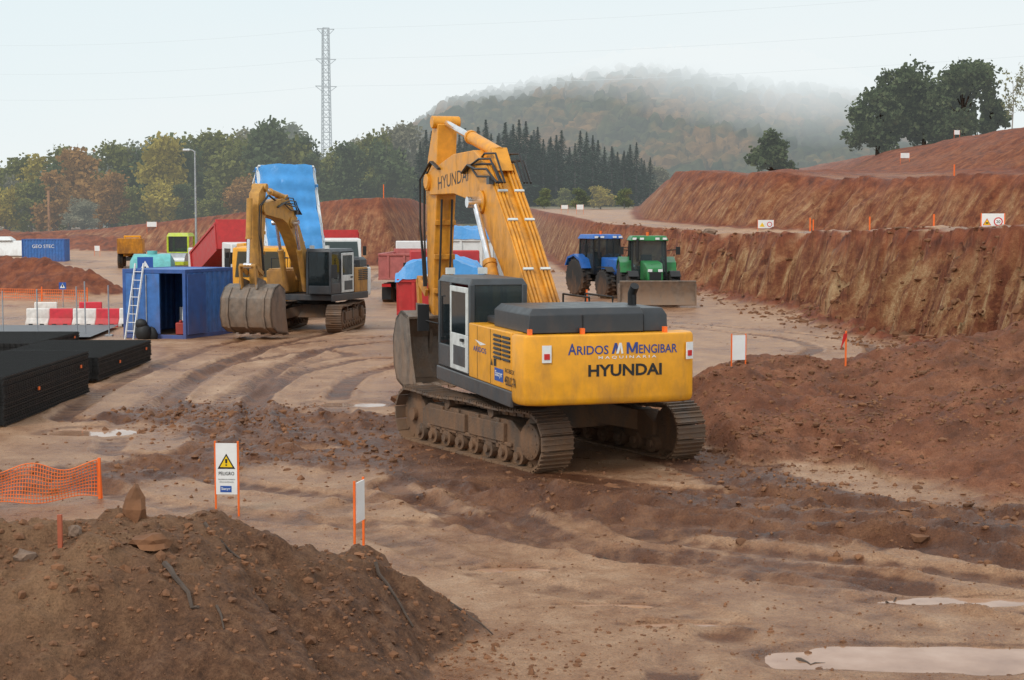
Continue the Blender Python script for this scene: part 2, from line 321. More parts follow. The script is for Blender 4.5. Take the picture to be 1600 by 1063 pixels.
# clods
ico=bmesh.new(); bmesh.ops.create_icosphere(ico,subdivisions=1,radius=1); IV=np.array([v.co[:] for v in ico.verts]); IF=np.array([[v.index for v in f.verts] for f in ico.faces]); ico.free()
ico=bmesh.new(); bmesh.ops.create_icosphere(ico,subdivisions=2,radius=1); IV2=np.array([v.co[:] for v in ico.verts]); IF2=np.array([[v.index for v in f.verts] for f in ico.faces]); ico.free()
def scatter(P3,S,V0,F0,jit=.25,flat=.7):
    n=len(P3); k=len(V0); A=V0[None]*(1+jit*rng.normal(size=(n,k,1)))*S[:,None,None]*rng.uniform(.6,1.3,(n,1,3)); A[:,:,2]*=flat
    return (A+P3[:,None]).reshape(-1,3),(F0[None]+(np.arange(n)*k)[:,None,None]).reshape(-1,3)
cx=[];cs_=[]
for p,w in MUD:
    for i in range(700):
        q=random.choice(p); cx.append((q[0]+random.gauss(0,1.0),q[1]+random.gauss(0,1.0))); cs_.append(.95)
for p,s0 in ((MOUND,.55),(RM,.75),(RM2,.75)):
    for i in range(2600):
        j=random.randrange(len(p)-1); t=random.random(); a,b=p[j],p[j+1]; cx.append((a[0]+(b[0]-a[0])*t+random.gauss(0,.9),a[1]+(b[1]-a[1])*t-abs(random.gauss(0,1.6 if s0<.7 else 2.2)))); cs_.append(s0)
for i in range(500): Y=random.uniform(13,60); cx.append((random.uniform(-.35,.4)*Y,Y)); cs_.append(.5)
for i in range(4500): Y=13/(1-random.random()*.62); cx.append((random.uniform(-.35,.4)*Y,Y)); cs_.append(.27)
for p,_,_ in RUT:
    for i in range(70): q=random.choice(p); cx.append((q[0]+random.gauss(0,.9),q[1]+random.gauss(0,.9))); cs_.append(.55)
for i in range(2200):
    j=random.randrange(1,len(B1)-5); t=random.random(); a,b=B1[j],B1[j+1]; cx.append((a[0]+(b[0]-a[0])*t+random.gauss(-.3,1.2),a[1]+(b[1]-a[1])*t+random.gauss(0,1.))); cs_.append(2.4)
cx=np.array(cx); cz=terrain(cx[:,0],cx[:,1]); S=np.clip(rng.lognormal(-3.6,.55,len(cx)),.01,.1)*np.array(cs_)
vs,f3=scatter(np.column_stack([cx,cz]),S,IV,IF); tag(npmesh('earth_clods',vs,f3,M['clod']),'loose clods and crumbs of earth strewn over mud and mounds','clods',kind='stuff')
# ---------------------------------------------------------------- hill and forest
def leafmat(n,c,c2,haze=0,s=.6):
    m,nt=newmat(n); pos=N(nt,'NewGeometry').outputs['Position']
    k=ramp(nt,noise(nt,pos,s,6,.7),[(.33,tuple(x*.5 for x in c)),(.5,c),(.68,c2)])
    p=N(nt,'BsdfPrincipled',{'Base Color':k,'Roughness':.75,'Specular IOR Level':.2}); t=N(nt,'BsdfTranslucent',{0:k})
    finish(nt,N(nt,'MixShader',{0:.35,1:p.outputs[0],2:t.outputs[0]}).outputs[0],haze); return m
hp=np.array([(300,330),(480,285),(600,240),(660,208),(700,182),(760,166),(800,163),(850,148),(905,132),(960,118),(1010,110),(1080,106),(1180,108),(1260,116),(1330,138),(1390,172),(1470,226),(1600,290),(1750,330)],float)
def hillz(X,Y):
    px=X/Y*F+800; top=(345-np.interp(px,hp[:,0],hp[:,1]))/F*900
    return 6+top*sm((Y-380)/520)*np.where(Y>900,1-.3*sm((Y-900)/300),1)+4*fbm(X*.012,Y*.012,4,31)*sm((Y-380)/150)-8*(1-sm((Y-380)/60))
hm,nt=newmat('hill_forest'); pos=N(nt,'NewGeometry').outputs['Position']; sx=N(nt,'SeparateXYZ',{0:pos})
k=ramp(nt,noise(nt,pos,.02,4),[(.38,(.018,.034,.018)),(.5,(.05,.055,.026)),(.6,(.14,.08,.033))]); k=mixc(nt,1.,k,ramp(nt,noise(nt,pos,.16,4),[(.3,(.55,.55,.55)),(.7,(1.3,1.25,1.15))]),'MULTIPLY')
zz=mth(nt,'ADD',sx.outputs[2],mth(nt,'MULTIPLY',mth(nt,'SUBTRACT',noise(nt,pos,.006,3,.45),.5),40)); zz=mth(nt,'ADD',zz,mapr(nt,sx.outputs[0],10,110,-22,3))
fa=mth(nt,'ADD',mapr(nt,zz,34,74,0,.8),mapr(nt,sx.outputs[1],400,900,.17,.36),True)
finish(nt,N(nt,'BsdfDiffuse',{0:k}).outputs[0],fa,mixc(nt,mapr(nt,zz,36,76,0,1),FOG,(.865,.92,.93)))  # low cloud and haze are painted into the hill surface as pale glow
yy=np.linspace(370,1250,70); uu=np.linspace(-.3,.5,160); GY,GU=np.meshgrid(yy,uu,indexing='ij'); GX=GU*GY; gi=np.arange(GX.size).reshape(GX.shape)
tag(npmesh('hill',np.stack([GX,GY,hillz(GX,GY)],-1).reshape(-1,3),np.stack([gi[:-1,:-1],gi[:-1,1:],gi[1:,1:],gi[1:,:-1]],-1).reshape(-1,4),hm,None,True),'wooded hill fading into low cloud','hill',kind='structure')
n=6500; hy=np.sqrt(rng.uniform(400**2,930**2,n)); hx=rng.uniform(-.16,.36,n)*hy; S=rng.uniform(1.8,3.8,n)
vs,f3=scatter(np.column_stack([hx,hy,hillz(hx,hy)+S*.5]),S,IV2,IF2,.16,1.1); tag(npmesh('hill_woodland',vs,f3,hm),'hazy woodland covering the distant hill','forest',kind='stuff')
def leaves(C,k,rad,size,asp=.65):
    n=len(C)*k; p=np.repeat(C,k,0)+rng.normal(size=(n,3))*rad*.55
    a=rng.normal(size=(n,3)); a/=np.linalg.norm(a,axis=1)[:,None]; b=np.cross(a,rng.normal(size=(n,3))); b/=np.linalg.norm(b,axis=1)[:,None]
    s=(size*rng.uniform(.5,1.4,n))[:,None]; a=a*s; b=b*s*asp
    return np.stack([p-a-b,p+a-b,p+a+b,p-a+b],1).reshape(-1,3),np.arange(n*4).reshape(-1,4)
def crown_pts(h,r,nc,lobes,lowf=.28,ls=1.):
    L=[]
    for i in range(lobes):
        t=random.random(); zc=h*(lowf+.1+(.9-lowf-.1)*t); rr=r*(1-.5*t)*random.random()**.5*.8; a=random.uniform(0,2*PI)
        L.append((rr*math.cos(a),rr*math.sin(a),zc,r*random.uniform(.36,.58)*ls))
    out=[]
    for i in range(nc):
        l=random.choice(L); d=rng.normal(size=3); d/=np.linalg.norm(d); q=random.uniform(.55,1.)
        out.append((l[0]+d[0]*l[3]*q,l[1]+d[1]*l[3]*q,min(h*.99,l[2]+d[2]*l[3]*q*.85)))
    return np.array(out),L
def trunkB(h,L,r0=.22):
    b=B(); b.path([(0,0,-.5),(.05,.03,h*.25),(-.08,.05,h*.5),(.05,0,h*.8)],[r0*1.3,r0,r0*.65,r0*.2],7)
    for l in L: b.path([(0,0,h*random.uniform(.15,.4)),(l[0]*.5,l[1]*.5,l[2]*.75),(l[0],l[1],l[2])],[r0*.5,r0*.3,r0*.1],5)
    return b
PROTO=[]
for i in range(6):
    h=12; C,L=crown_pts(h,random.uniform(3.4,4.4),160,random.randint(10,14),.04); b=trunkB(h,L)
    PROTO.append((leaves(C,22,.95,.26),b))
def conifer():
    vs=[]
    for i in range(1900):
        t=random.random()**.8; z=12*(.03+.97*t); rr=(1-t)**1.05*2.5+.03; a=random.uniform(0,2*PI); q=rr*random.uniform(.25,1.15)*(1+.22*math.sin(z*4+a)); s=random.uniform(.16,.42)*(1-.62*t)
        o=V((math.cos(a),math.sin(a),-.45)); c=V((q*math.cos(a),q*math.sin(a),z-.25*q)); w=V((-math.sin(a),math.cos(a),random.uniform(-.4,.4)))
        vs+=[c-o*s-w*s*.4,c+o*s*.8-w*s*.12,c+o*s*.8+w*s*.12,c-o*s+w*s*.4]
    return (np.array([v[:] for v in vs]),np.arange(len(vs)).reshape(-1,4)),B().path([(0,0,-.5),(0,0,11.9)],[.2,.03],6)
CON=[conifer() for i in range(3)]
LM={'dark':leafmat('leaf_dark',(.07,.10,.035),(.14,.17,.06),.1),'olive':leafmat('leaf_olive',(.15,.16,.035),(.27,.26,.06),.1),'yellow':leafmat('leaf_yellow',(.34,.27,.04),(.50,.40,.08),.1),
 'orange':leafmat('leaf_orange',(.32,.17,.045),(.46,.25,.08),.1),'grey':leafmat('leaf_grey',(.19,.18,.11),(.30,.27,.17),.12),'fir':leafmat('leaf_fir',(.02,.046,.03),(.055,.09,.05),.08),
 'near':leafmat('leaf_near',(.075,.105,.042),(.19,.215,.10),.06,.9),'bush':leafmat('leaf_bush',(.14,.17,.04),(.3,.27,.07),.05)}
CM={}
def tree(name,label,cat,loc,h,wid,pr,key,lm,group=None):
    t=thing(name,label,cat,loc,random.uniform(0,6.28),group); k=(key,lm)
    if k not in CM:
        (v,f),b=pr; c=npmesh('crown',v,f,LM[lm],t); tr=b.build('trunk','bark_far',t); CM[k]=(c,tr)
    else:
        for o in CM[k]: q=o.copy(); col.objects.link(q); q.parent=t
    s=h/12; t.scale=(s*wid,s*wid,s); return t
NTH=['first','second','third','fourth','fifth','sixth','seventh','eighth','ninth','tenth','eleventh','twelfth','thirteenth','fourteenth','fifteenth','sixteenth','seventeenth','eighteenth','nineteenth','twentieth','twenty-first','twenty-second','twenty-third','twenty-fourth','twenty-fifth','twenty-sixth','twenty-seventh','twenty-eighth','twenty-ninth','thirtieth','thirty-first','thirty-second','thirty-third','thirty-fourth','thirty-fifth','thirty-sixth','thirty-seventh','thirty-eighth','thirty-ninth','fortieth']
tp=np.array([(-40,262),(40,250),(100,236),(180,234),(240,210),(300,206),(350,226),(400,198),(460,186),(500,226),(560,214),(640,206)],float)
cn={'dark':'dark green','olive':'olive green','yellow':'yellowing','orange':'orange brown','grey':'grey half-bare'}
px=-35; i=0; kinds=['dark','olive','grey','olive','yellow','dark','olive','orange','dark','olive','grey','dark','yellow','dark','orange','olive','yellow','olive','grey','dark','olive','dark','dark','olive','dark','olive','dark','grey','dark','dark']
cnt={}
while px<655 and i<len(kinds):
    Y=random.uniform(205,245); p=on(px,Y); tpx=np.interp(px,tp[:,0],tp[:,1])+random.uniform(-8,20); zt=at(px,tpx,Y).z; k=kinds[i]; cnt[k]=cnt.get(k,0)+1
    tree('broadleaf_tree','%s tree, %s of its colour from the left in the back wood'%(cn[k],NTH[cnt[k]-1]),'tree',p,max(6,zt-p.z),random.uniform(.85,1.2),PROTO[i%6],i%6,k,'broadleaf trees of the wood behind the site')
    px+=random.uniform(19,29); i+=1
fk=['yellow','olive','orange','grey','orange','olive','yellow','dark','olive','orange','yellow']
for i,px in enumerate([10,50,90,132,172,214,250,290,335,375,420]):
    k=fk[i]; Y=194; p=on(px,Y); zt=at(px,[280,288,270,305,272,294,268,290,280,270,288][i],Y).z
    tree('broadleaf_tree','low %s tree, %s from the left in the front rank of the wood'%(cn[k],NTH[i]),'tree',p,max(4,zt-p.z),1.25,PROTO[(i+2)%6],(i+2)%6,k,'front rank of the wood')
def mass(name,label,cat,pts,lm,prs,nv,nf_):
    vsL=[];fsL=[];o=0
    for i,(p,s,wd) in enumerate(pts):
        (v,f),_=prs[i%len(prs)]; v=v*np.array([s*wd,s*wd,s])+np.array(p); vsL.append(v[:nv]); fsL.append(f[:nf_]+o); o+=nv
    tag(npmesh(name,np.vstack(vsL),np.vstack(fsL),lm),label,cat,kind='stuff')
pts=[]
for i in range(75):
    px=-70+i*10+random.uniform(-5,5); Y=random.uniform(250,290); p=on(px,Y); zt=at(px,np.interp(px,tp[:,0],tp[:,1])+random.uniform(4,40),Y).z; pts.append((p,max(.5,(zt-p.z)/12),1.15))
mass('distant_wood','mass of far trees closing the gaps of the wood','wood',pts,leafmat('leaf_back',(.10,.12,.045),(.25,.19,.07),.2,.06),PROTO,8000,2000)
px=628; i=0
ct=np.array([(620,232),(680,215),(750,200),(830,196),(880,214),(950,220),(1015,244)],float)
while px<1015 and i<40:
    Y=random.uniform(228,258); p=on(px,Y); zt=at(px,np.interp(px,ct[:,0],ct[:,1])+random.uniform(-8,26),Y).z
    tree('fir_tree','dark pointed fir, %s from the left in the conifer stand behind the boom'%NTH[i],'tree',p,max(6,zt-p.z+.8),random.uniform(1.3,1.75),CON[i%3],'c%d'%(i%3),'fir','firs of the conifer stand'); px+=random.uniform(8,12.5); i+=1
pts=[]
for i in range(64):
    px=616+i*6.4+random.uniform(-4,4); Y=random.uniform(262,285); p=on(px,Y); zt=at(px,np.interp(px,ct[:,0],ct[:,1])+random.uniform(6,40),Y).z; pts.append((p,max(.4,(zt-p.z)/12),1.8))
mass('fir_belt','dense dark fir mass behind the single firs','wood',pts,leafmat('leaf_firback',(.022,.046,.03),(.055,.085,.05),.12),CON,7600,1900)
for px,py,w,Y,k,lb in ((850,304,.9,205,'bush','leftmost olive bush below the firs by the boom'),(880,298,1.0,200,'olive','olive bush left of the yellowish bush below the firs'),(905,306,.9,196,'bush','low bush between the olive and yellowish bushes below the firs'),(938,292,1.1,198,'yellow','yellowish bush below the firs at the top of the cut'),(975,298,.9,205,'bush','low bush at the right end of the fir stand'),(1030,262,.9,260,'grey','greyish tree right of the fir stand'),(130,318,1.3,185,'grey','grey green bush at the edge of the wood by the brown pole')):
    p=on(px,Y); tree('bush',lb,'bush',p,max(2.6,at(px,py,Y).z-p.z),w*1.6,PROTO[1],1,k)
def bigtree(label,px,Y,base,top,r,nc=150,low=.02,lm='near'):
    p=on(px,Y); h=at(px,top,Y).z-p.z; t=thing('oak_tree',label,'tree',p); C,L=crown_pts(h,r,int(nc*2.2),18,low,.8)
    v,f=leaves(C,22,r*.16,.19); npmesh('crown',v,f,LM[lm],t); trunkB(h,L,.2).build('trunk','bark',t); return t
bigtree('dark oak at the left of the hilltop group, leaning left',1368,168,240,118,3.7,140)
bigtree('tallest dark oak in the middle of the hilltop group',1440,170,240,94,4.7,210)
bigtree('dense dark oak right of the tallest hilltop oak',1500,166,235,100,4.1,190)
bigtree('small dark oak at the right end of the hilltop group',1547,172,215,140,1.9,70)
bigtree('lone round tree on the bank left of the hilltop group',1203,172,262,206,2.5,100,.12)
LM['birch']=leafmat('leaf_birch',(.22,.22,.08),(.36,.32,.14),.08,1.)
mk('birch',(.32,.29,.25),.8,haze=.1)
for px,tpy,lb in ((1576,126,'sparse pale young tree left of the frame edge on the hilltop'),(1597,114,'sparse pale young tree at the very right edge on the hilltop')):
    p=on(px,165); h=at(px,tpy,165).z-p.z; t=thing('birch_tree',lb,'tree',p); b=B(); b.path([(0,0,-.3),(.1,0,h*.5),(0,0,h)],[.09,.06,.02],5); tips=[]
    for j in range(16): z=h*random.uniform(.3,.95); a=random.uniform(0,6.28); q=random.uniform(.5,1.2); b.path([(0.03,0,z),(q*math.cos(a)*.6,q*math.sin(a)*.6,z+.6),(q*math.cos(a),q*math.sin(a),z+1.3)],[.03,.02,.01],4); tips+=[(q*math.cos(a),q*math.sin(a),z+1.2),(q*math.cos(a)*.6,q*math.sin(a)*.6,z+.5)]
    b.build('trunk','birch',t); v,f=leaves(np.array(tips),9,.5,.11); npmesh('crown',v,f,LM['birch'],t)
# ---------------------------------------------------------------- excavators
def cyl(par,name,p,q,r,k,m,xf):
    p,q=V(p),V(q); mid=p.lerp(q,k); c=B().tube(p,mid,r).tube(mid-(mid-p)*.04,mid+(q-mid)*.01,r*1.15).build(name,m,par,xf=xf)
    B().tube(mid,q,r*.55).tube(q-V((r*1.4,0,0)),q+V((r*1.4,0,0)),r*.9).build('piston_rod','chrome',c,xf=xf)
def clpoly(cl):
    a=[];c=[]
    for i,(y,z,h) in enumerate(cl):
        p=cl[max(i-1,0)];q=cl[min(i+1,len(cl)-1)]; dy,dz=q[0]-p[0],q[1]-p[1]; l=math.hypot(dy,dz); ny,nz=-dz/l,dy/l
        a.append((y+ny*h,z+nz*h)); c.append((y-ny*h,z-nz*h))
    return a,c
def excavator(name,label,loc,rz,und,S):
    t=thing(name,label,'excavator',loc,rz); U=MX.Rotation(und,4,'Z'); ga=S['gauge']; r=.47; l=2.13; cz=r+.06; per=4*l+2*PI*r; n=46
    body,bmt,cabm,cwm=S['body'],S['boom_m'],S['cab'],S['cw']; TL=S['tail']
    for sx in(-1,1):
        b=B()
        for i in range(n):
            s=i/n*per
            if s<2*l: y,z,a=-l+s,cz-r,0
            elif s<2*l+PI*r: a=(s-2*l)/r; y,z=l+r*math.sin(a),cz-r*math.cos(a)
            elif s<4*l+PI*r: u=s-2*l-PI*r; y,z,a=l-u,cz+r-.035*math.sin(u/(2*l)*PI*2)**2,PI
            else: a=(s-4*l-PI*r)/r+PI; y,z=-l+r*math.sin(a),cz-r*math.cos(a)
            m=Euler((a,0,0)).to_matrix(); c=V((sx*ga,y,z))
            b.box(c,(.6,per/n*.93,.035),(a,0,0)); b.box(c+m@V((0,0,.06)),(.2,per/n*.8,.09),(a,0,0))
            for q in(-.34,0,.36): b.box(c+m@V((0,q*per/n,-.03)),(.6,.022,.035),(a,0,0))
        b.build('track_belt','track',t,xf=U)
        fo=B(); x0,x1=sx*ga-.17,sx*ga+.17
        fo.prism([(-1.75,.3),(-1.75,.62),(-1.45,.8),(1.5,.8),(1.75,.68),(1.75,.32)],x0,x1)
        xs=sx*(ga+.2); fo.bb(xs-.04,xs+.04,-1.3,-.1,.42,.74).bb(xs-.04,xs+.04,.05,1.35,.42,.74).bb(xs-.02,xs+.06,-1.5,1.5,.36,.43)
        for y in(-1.1,-.4,.3,.9): fo.bb(xs-.02,xs+.07,y,y+.1,.3,.8)
        fr=fo.build('track_frame','frame_mud',t,.015,xf=U)
        for y in np.linspace(-1.75,1.75,8): B().tube((sx*ga-.22,y,.25),(sx*ga+.25,y,.25),.15,n=14).tube((sx*ga-.28,y,.25),(sx*ga+.3,y,.25),.07).build('track_roller','frame_mud',fr,xf=U)
        for y in(-.8,.75): B().tube((sx*ga-.2,y,.88),(sx*ga+.27,y,.88),.1).build('carrier_roller','frame_mud',fr,xf=U)
        sp_=B(); sp_.lathe([(.02,-.1*sx),(.42,-.1*sx),(.42,.1*sx),(.3,.12*sx),(.3,.24*sx),(.18,.3*sx),(.02,.3*sx)],(sx*ga,-l,cz))
        for k in range(12):
            a=2*PI*k/12; sp_.box((sx*ga,-l+.43*math.cos(a),cz+.43*math.sin(a)),(.1,.1,.12),(a,0,0)); sp_.tube((sx*(ga+.22),-l+.24*math.cos(a),cz+.24*math.sin(a)),(sx*(ga+.27),-l+.24*math.cos(a),cz+.24*math.sin(a)),.025,n=6)
        sp_.build('drive_sprocket','frame_mud',t,xf=U)
        B().lathe([(.02,-.2),(.12,-.2),(.12,-.12),(.4,-.1),(.4,.1),(.12,.12),(.12,.2),(.02,.2)],(sx*ga,l,cz)).build('idler_wheel','frame_mud',t,xf=U)
    b=B().fr(-.95,.95,-.95,.95,.5,1.0,.15)
    for sx in(-1,1):
        for y in(-1,1): b.bar((sx*.5,y*.6,.8),(sx*ga,y*1.15,.6),.55,.4,.4,.35)
    b.build('carbody','frame_mud',t,.02,xf=U); B().tube((0,0,.95),(0,0,1.2),.75,n=28).build('swing_ring','black',t)
    # upper structure
    B().bb(-1.47,1.47,-2.9+TL,1.55,1.18,1.4).bb(-1.5,-1.44,-2.95+TL,1.85,1.16,1.42).bb(1.44,1.5,-2.95+TL,1.55,1.16,1.42).build('platform','grey_dark',t,.02)
    pl=[(-1.48,-2.93),(-1.49,-3.22),(-1.42,-3.43),(-1.18,-3.55),(1.18,-3.55),(1.42,-3.43),(1.49,-3.22),(1.48,-2.93)]
    def ring(z,k,dy=0): return [(x*k,TL-2.93+(y+2.93)*k+dy*(y<-3),z) for x,y in pl]
    cw=B().loft([ring(1.24,.975,.02),ring(1.29,.993),ring(1.36,1),ring(2.30,1),ring(2.35,.985)]).build('counterweight',cwm,t,.02)
    B().bb(-1.485,-.35,-2.92+TL,-.4,1.42,2.36).bb(-.35,.75,-2.92+TL,.1,1.42,2.34).build('engine_housing',body,t,.02)
    B().bb(.76,1.48,-2.92+TL,1.45,1.42,2.3).bb(.8,1.42,-.2,1.4,2.3,2.36).build('tank_housing',body,t,.03)
    for y in(-1.75,-.95): B().bb(-1.488,-1.484,y-.008,y+.008,1.44,2.34).build('panel_gap','black',t)
    def hood(nm,x0,x1,y0,y1,z1,z2,i0,i1,j):
        B().loft([[(x,y,2.363) for x,y in((x0,y0+TL),(x1,y0+TL),(x1,y1),(x0,y1))],[(x,y,z1) for x,y in((x0,y0+.02+TL),(x1,y0+.02+TL),(x1,y1),(x0,y1))],[(x,y,z2) for x,y in((x0+i0,y0+j+TL),(x1-i1,y0+j+TL),(x1-i1,y1-.1),(x0+i0,y1-.1))]]).build(nm,'hood_grey',t,.012)
    hood('engine_hood',-1.30,.62,-3.3,-1.35,2.65,2.75,.09,.01,.12); hood('hood_end_cover',.635,1.05,-3.25,-1.35,2.62,2.73,0,.05,.1)
    B().bb(-.42,-.405,-3.305+TL,-3.28+TL,2.37,2.64).build('hood_seam','black',t)
    B().bb(-1.2,-.5,-1.2,-.55,2.363,2.5).build('air_intake_box','hood_grey',t,.03)
    gr=B()
    for y0 in(-2.9,-2.4):
        for k in range(6): gr.box((-1.49,y0+.22+TL,1.9+k*.072),(.03,.42,.035),(0,R(30),0))
    gr.build('louvre_grille','black',t)
    B().path([(.85,-2.2+TL,2.6),(.85,-2.2+TL,2.92),(.85,-2.32+TL,3.05)],.075,12).build('exhaust_pipe','black',t)
    for x,y0,y1 in((1.3,-.1,1.35),(.85,-.1,1.35)): B().path([(x,y0,2.3),(x,y0,2.75),(x,y1,2.75),(x,y1,2.3)],.02,6).build('handrail','black',t)
    for x in(-1.32,-.45,.95): B().bb(x-.03,x+.03,-3.42+TL,-3.34+TL,2.33,2.44).build('lifting_eye','orange' if S['big'] else 'grey_dark',t)
    # cab
    x0,x1,y0,y1,z0,z1=-1.46,-.4,-.36,1.85,1.42,3.12
    cb=B().fr(x0,x1,y0,y1,3.0,z1,.06).bb(x0,x1,y0,y1,z0,z0+.06).bb(x0,x1,y0,y0+.06,z0,2.3).bb(x1-.05,x1,y0,y1,z0,2.1).bb(x0,x0+.05,.95,y1,z0,1.85).bb(x0,x1,y1-.06,y1,z0,1.75)
    for x,y in((x0,y0),(x1-.1,y0),(x0,.92),(x0,y1-.08),(x1-.1,y1-.08),(x1-.1,.9)): cb.bb(x,x+.1,y,y+.1,z0,3.02)
    cab=cb.build('cab',cabm,t,.02)
    B().bb(x0+.1,x1-.1,y0+.02,y0+.04,2.3,3.0).build('rear_window','glass_pale',cab)
    B().bb(x1-.03,x1-.015,y0+.1,y1-.08,2.1,3.0).build('side_window','glass_pale',cab); B().bb(x0+.02,x0+.035,1.02,y1-.08,1.85,3.0).build('side_window','glass',cab)
    B().bb(x0+.1,x1-.1,y1-.04,y1-.02,1.75,3.0).build('windscreen','glass',cab)
    d0,d1,xd=-.3,.9,x0-.025
    dr=B().bb(xd,xd+.03,d0,d1,1.46,2.12).bb(xd,xd+.03,d0,d0+.13,2.12,2.96).bb(xd,xd+.03,d1-.09,d1,2.12,2.96).bb(xd,xd+.03,d0+.13,d1-.09,2.86,2.96).build('cab_door','grey_light',t,.01)
    B().bb(xd+.008,xd+.02,d0+.13,d1-.09,2.12,2.86).build('door_window','glass',dr); B().bb(xd-.05,xd,d0+.2,d0+.34,2.0,2.05).build('door_handle','black',dr); B().bb(xd-.004,xd,d0+.15,d1-.25,1.55,1.9).build('door_panel','grey_dark',dr)
    B().bb(-1.15,-.7,.2,.7,1.7,1.9).bb(-1.15,-.7,.15,.28,1.85,2.6).build('operator_seat','interior',t,.04)
    B().path([(x0-.03,1.2,2.0),(x0-.09,1.2,2.0),(x0-.09,1.2,2.75),(x0-.03,1.2,2.75)],.018,6).build('grab_handle','black',t)
    B().path([(x0,y1,2.2),(x0-.2,y1+.25,2.25)],.015,6).bb(x0-.34,x0-.12,y1+.22,y1+.26,2.05,2.55).build('wing_mirror','black',t)
    for x in(-1.25,-.62): B().box((x,y1-.1,3.19),(.16,.1,.12)).build('work_light','grey_light',t)
    # boom
    A=S['boom']; BX=S['off']; f0=V((BX,A[0][0],0)); Y2=MX.Translation(f0)@MX.Rotation(S['yaw'],4,'Z')@MX.Translation(-f0); hw=S['hw']; ss=S.get('ss',1.)
    up,lo=clpoly(A); bo=B().prism(up+lo[::-1],BX-hw,BX+hw); bo.tube((BX-hw-.12,A[0][0],A[0][1]),(BX+hw+.12,A[0][0],A[0][1]),.14)
    bo.tube((BX-hw-.06,A[-1][0],A[-1][1]),(BX+hw+.06,A[-1][0],A[-1][1]),.16)
    for sx in(-1,1): bo.tube((BX+sx*hw,S['lift'][0],S['lift'][1]),(BX+sx*(hw+.05),S['lift'][0],S['lift'][1]),.24*ss,n=16)
    boom=bo.build('boom',bmt,t,.015,xf=Y2)
    ku=S['knee']; pipes=up[:ku+1]
    for i_,x in enumerate((-.84,-.6,-.36,.3,.55,.8)):
        B().path([(BX+x*hw,y-.025,z+.035) for y,z in pipes],.032,8).build('hydraulic_pipe',bmt,boom,xf=Y2)
    for k in range(1,ku+1):
        for tt in(.2,.6):
            p,q=up[k-1],up[k]; y,z=p[0]+(q[0]-p[0])*tt,p[1]+(q[1]-p[1])*tt; an=math.atan2(q[1]-p[1],q[0]-p[0])
            for x in(-.6,.55): B().box((BX+x*hw,y-.05,z+.065),(.2,.05,.035),(an,0,0)).build('pipe_clamp','grey_light',boom,xf=Y2)
    for sx in(-1,1): cyl(boom,'lift_cylinder',(BX+sx*(hw+.14),1.55,1.55),(BX+sx*(hw+.14),S['lift'][0],S['lift'][1]),.125*ss,.6,bmt,Y2)
    T,PN,BT=S['stick']; K=up[ku]
    cyl(boom,'stick_cylinder',(BX,K[0]+.1,K[1]+.26),(BX,T[0],T[1]),.13*ss,S.get('sc',.5),bmt,Y2)
    B().prism([(K[0]-.3,K[1]-.1),(K[0]+.1,K[1]+.38),(K[0]+.35,K[1]+.3),(K[0]+.5,K[1]-.1)],BX-.17*ss,BX+.17*ss).build('cylinder_bracket',bmt,boom,.015,xf=Y2)
    for x,dz in((-.3,.15),(-.2,.26),(.26,.26),(.34,.12),(-.37,-.05),(-.33,-.2),(-.25,.05),(.2,.1)):
        B().path([(BX+x*ss,K[0]-.8,K[1]-.35),(BX+x*1.1*ss,K[0]-.3,K[1]+dz-.02),(BX+x*1.2*ss,K[0]+.3,K[1]+dz),(BX+x*1.1*ss,K[0]+.9,K[1]+.05),(BX+x*ss,K[0]+1.4,K[1]-.1)],.024,6).build('hydraulic_hose','hose',boom,xf=Y2)
    e=A[-1]
    for x,o_ in((-.3,0),(-.36,.12),(-.33,.22),(.34,0)): B().path([(BX+x*ss,e[0]-.9,e[1]+.3),(BX+x*ss,e[0]-.3,e[1]+.48),(BX+x*1.05*ss,e[0]+.3+o_,e[1]+.1),(BX+x*ss,e[0]+.36+o_,e[1]-.9),(BX+x*ss,e[0]+.3,e[1]-1.7),(BX+x*ss,e[0]+.2,e[1]-2.3)],.022,6).build('hydraulic_hose','hose',boom,xf=Y2)
    B().box((BX-hw-.05,K[0]-.35,K[1]-.3),(.1,.16,.14)).build('work_light','grey_dark',boom,xf=Y2)
    sw=.225*ss
    cl=[(T[0],T[1],.17*ss),(PN[0]-.02,PN[1]+.45,.34*ss),(PN[0]+.05,PN[1]-.15,.42*ss),(PN[0]+.1+(BT[0]-PN[0])*.5,PN[1]+(BT[1]-PN[1])*.5,.28*ss),(BT[0],BT[1],.18)]
    ua,la=clpoly(cl); st=B().prism(ua+la[::-1],BX-sw,BX+sw); st.tube((BX-.38*ss,PN[0],PN[1]),(BX+.38*ss,PN[0],PN[1]),.17).tube((BX-.32*ss,T[0],T[1]),(BX+.32*ss,T[0],T[1]),.14)
    for zz_ in (.3,.55,.8):
        yq,zq=PN[0]+(BT[0]-PN[0])*zz_,PN[1]+(BT[1]-PN[1])*zz_; st.bb(BX-sw-.02,BX+sw+.02,yq-.36*ss*(1-zz_*.4),yq-.30*ss*(1-zz_*.4),zq-.06,zq+.06)
    stick=st.build('stick',bmt,t,.015,xf=Y2)
    for x in(-.12,.12): B().path([(BX+x*ss,PN[0]-.40*ss,PN[1]-.4),(BX+x*ss,PN[0]-.34*ss+(BT[0]-PN[0])*.5,PN[1]+(BT[1]-PN[1])*.5),(BX+x*ss,BT[0]-.24,BT[1]+.5)],.025,6).build('hydraulic_pipe','hose',stick,xf=Y2)
    cyl(stick,'bucket_cylinder',(BX,PN[0]+.75*ss,PN[1]+.35),(BX,BT[0]+.72,BT[1]+.85),.11,.6,bmt,Y2)
    lk=B()
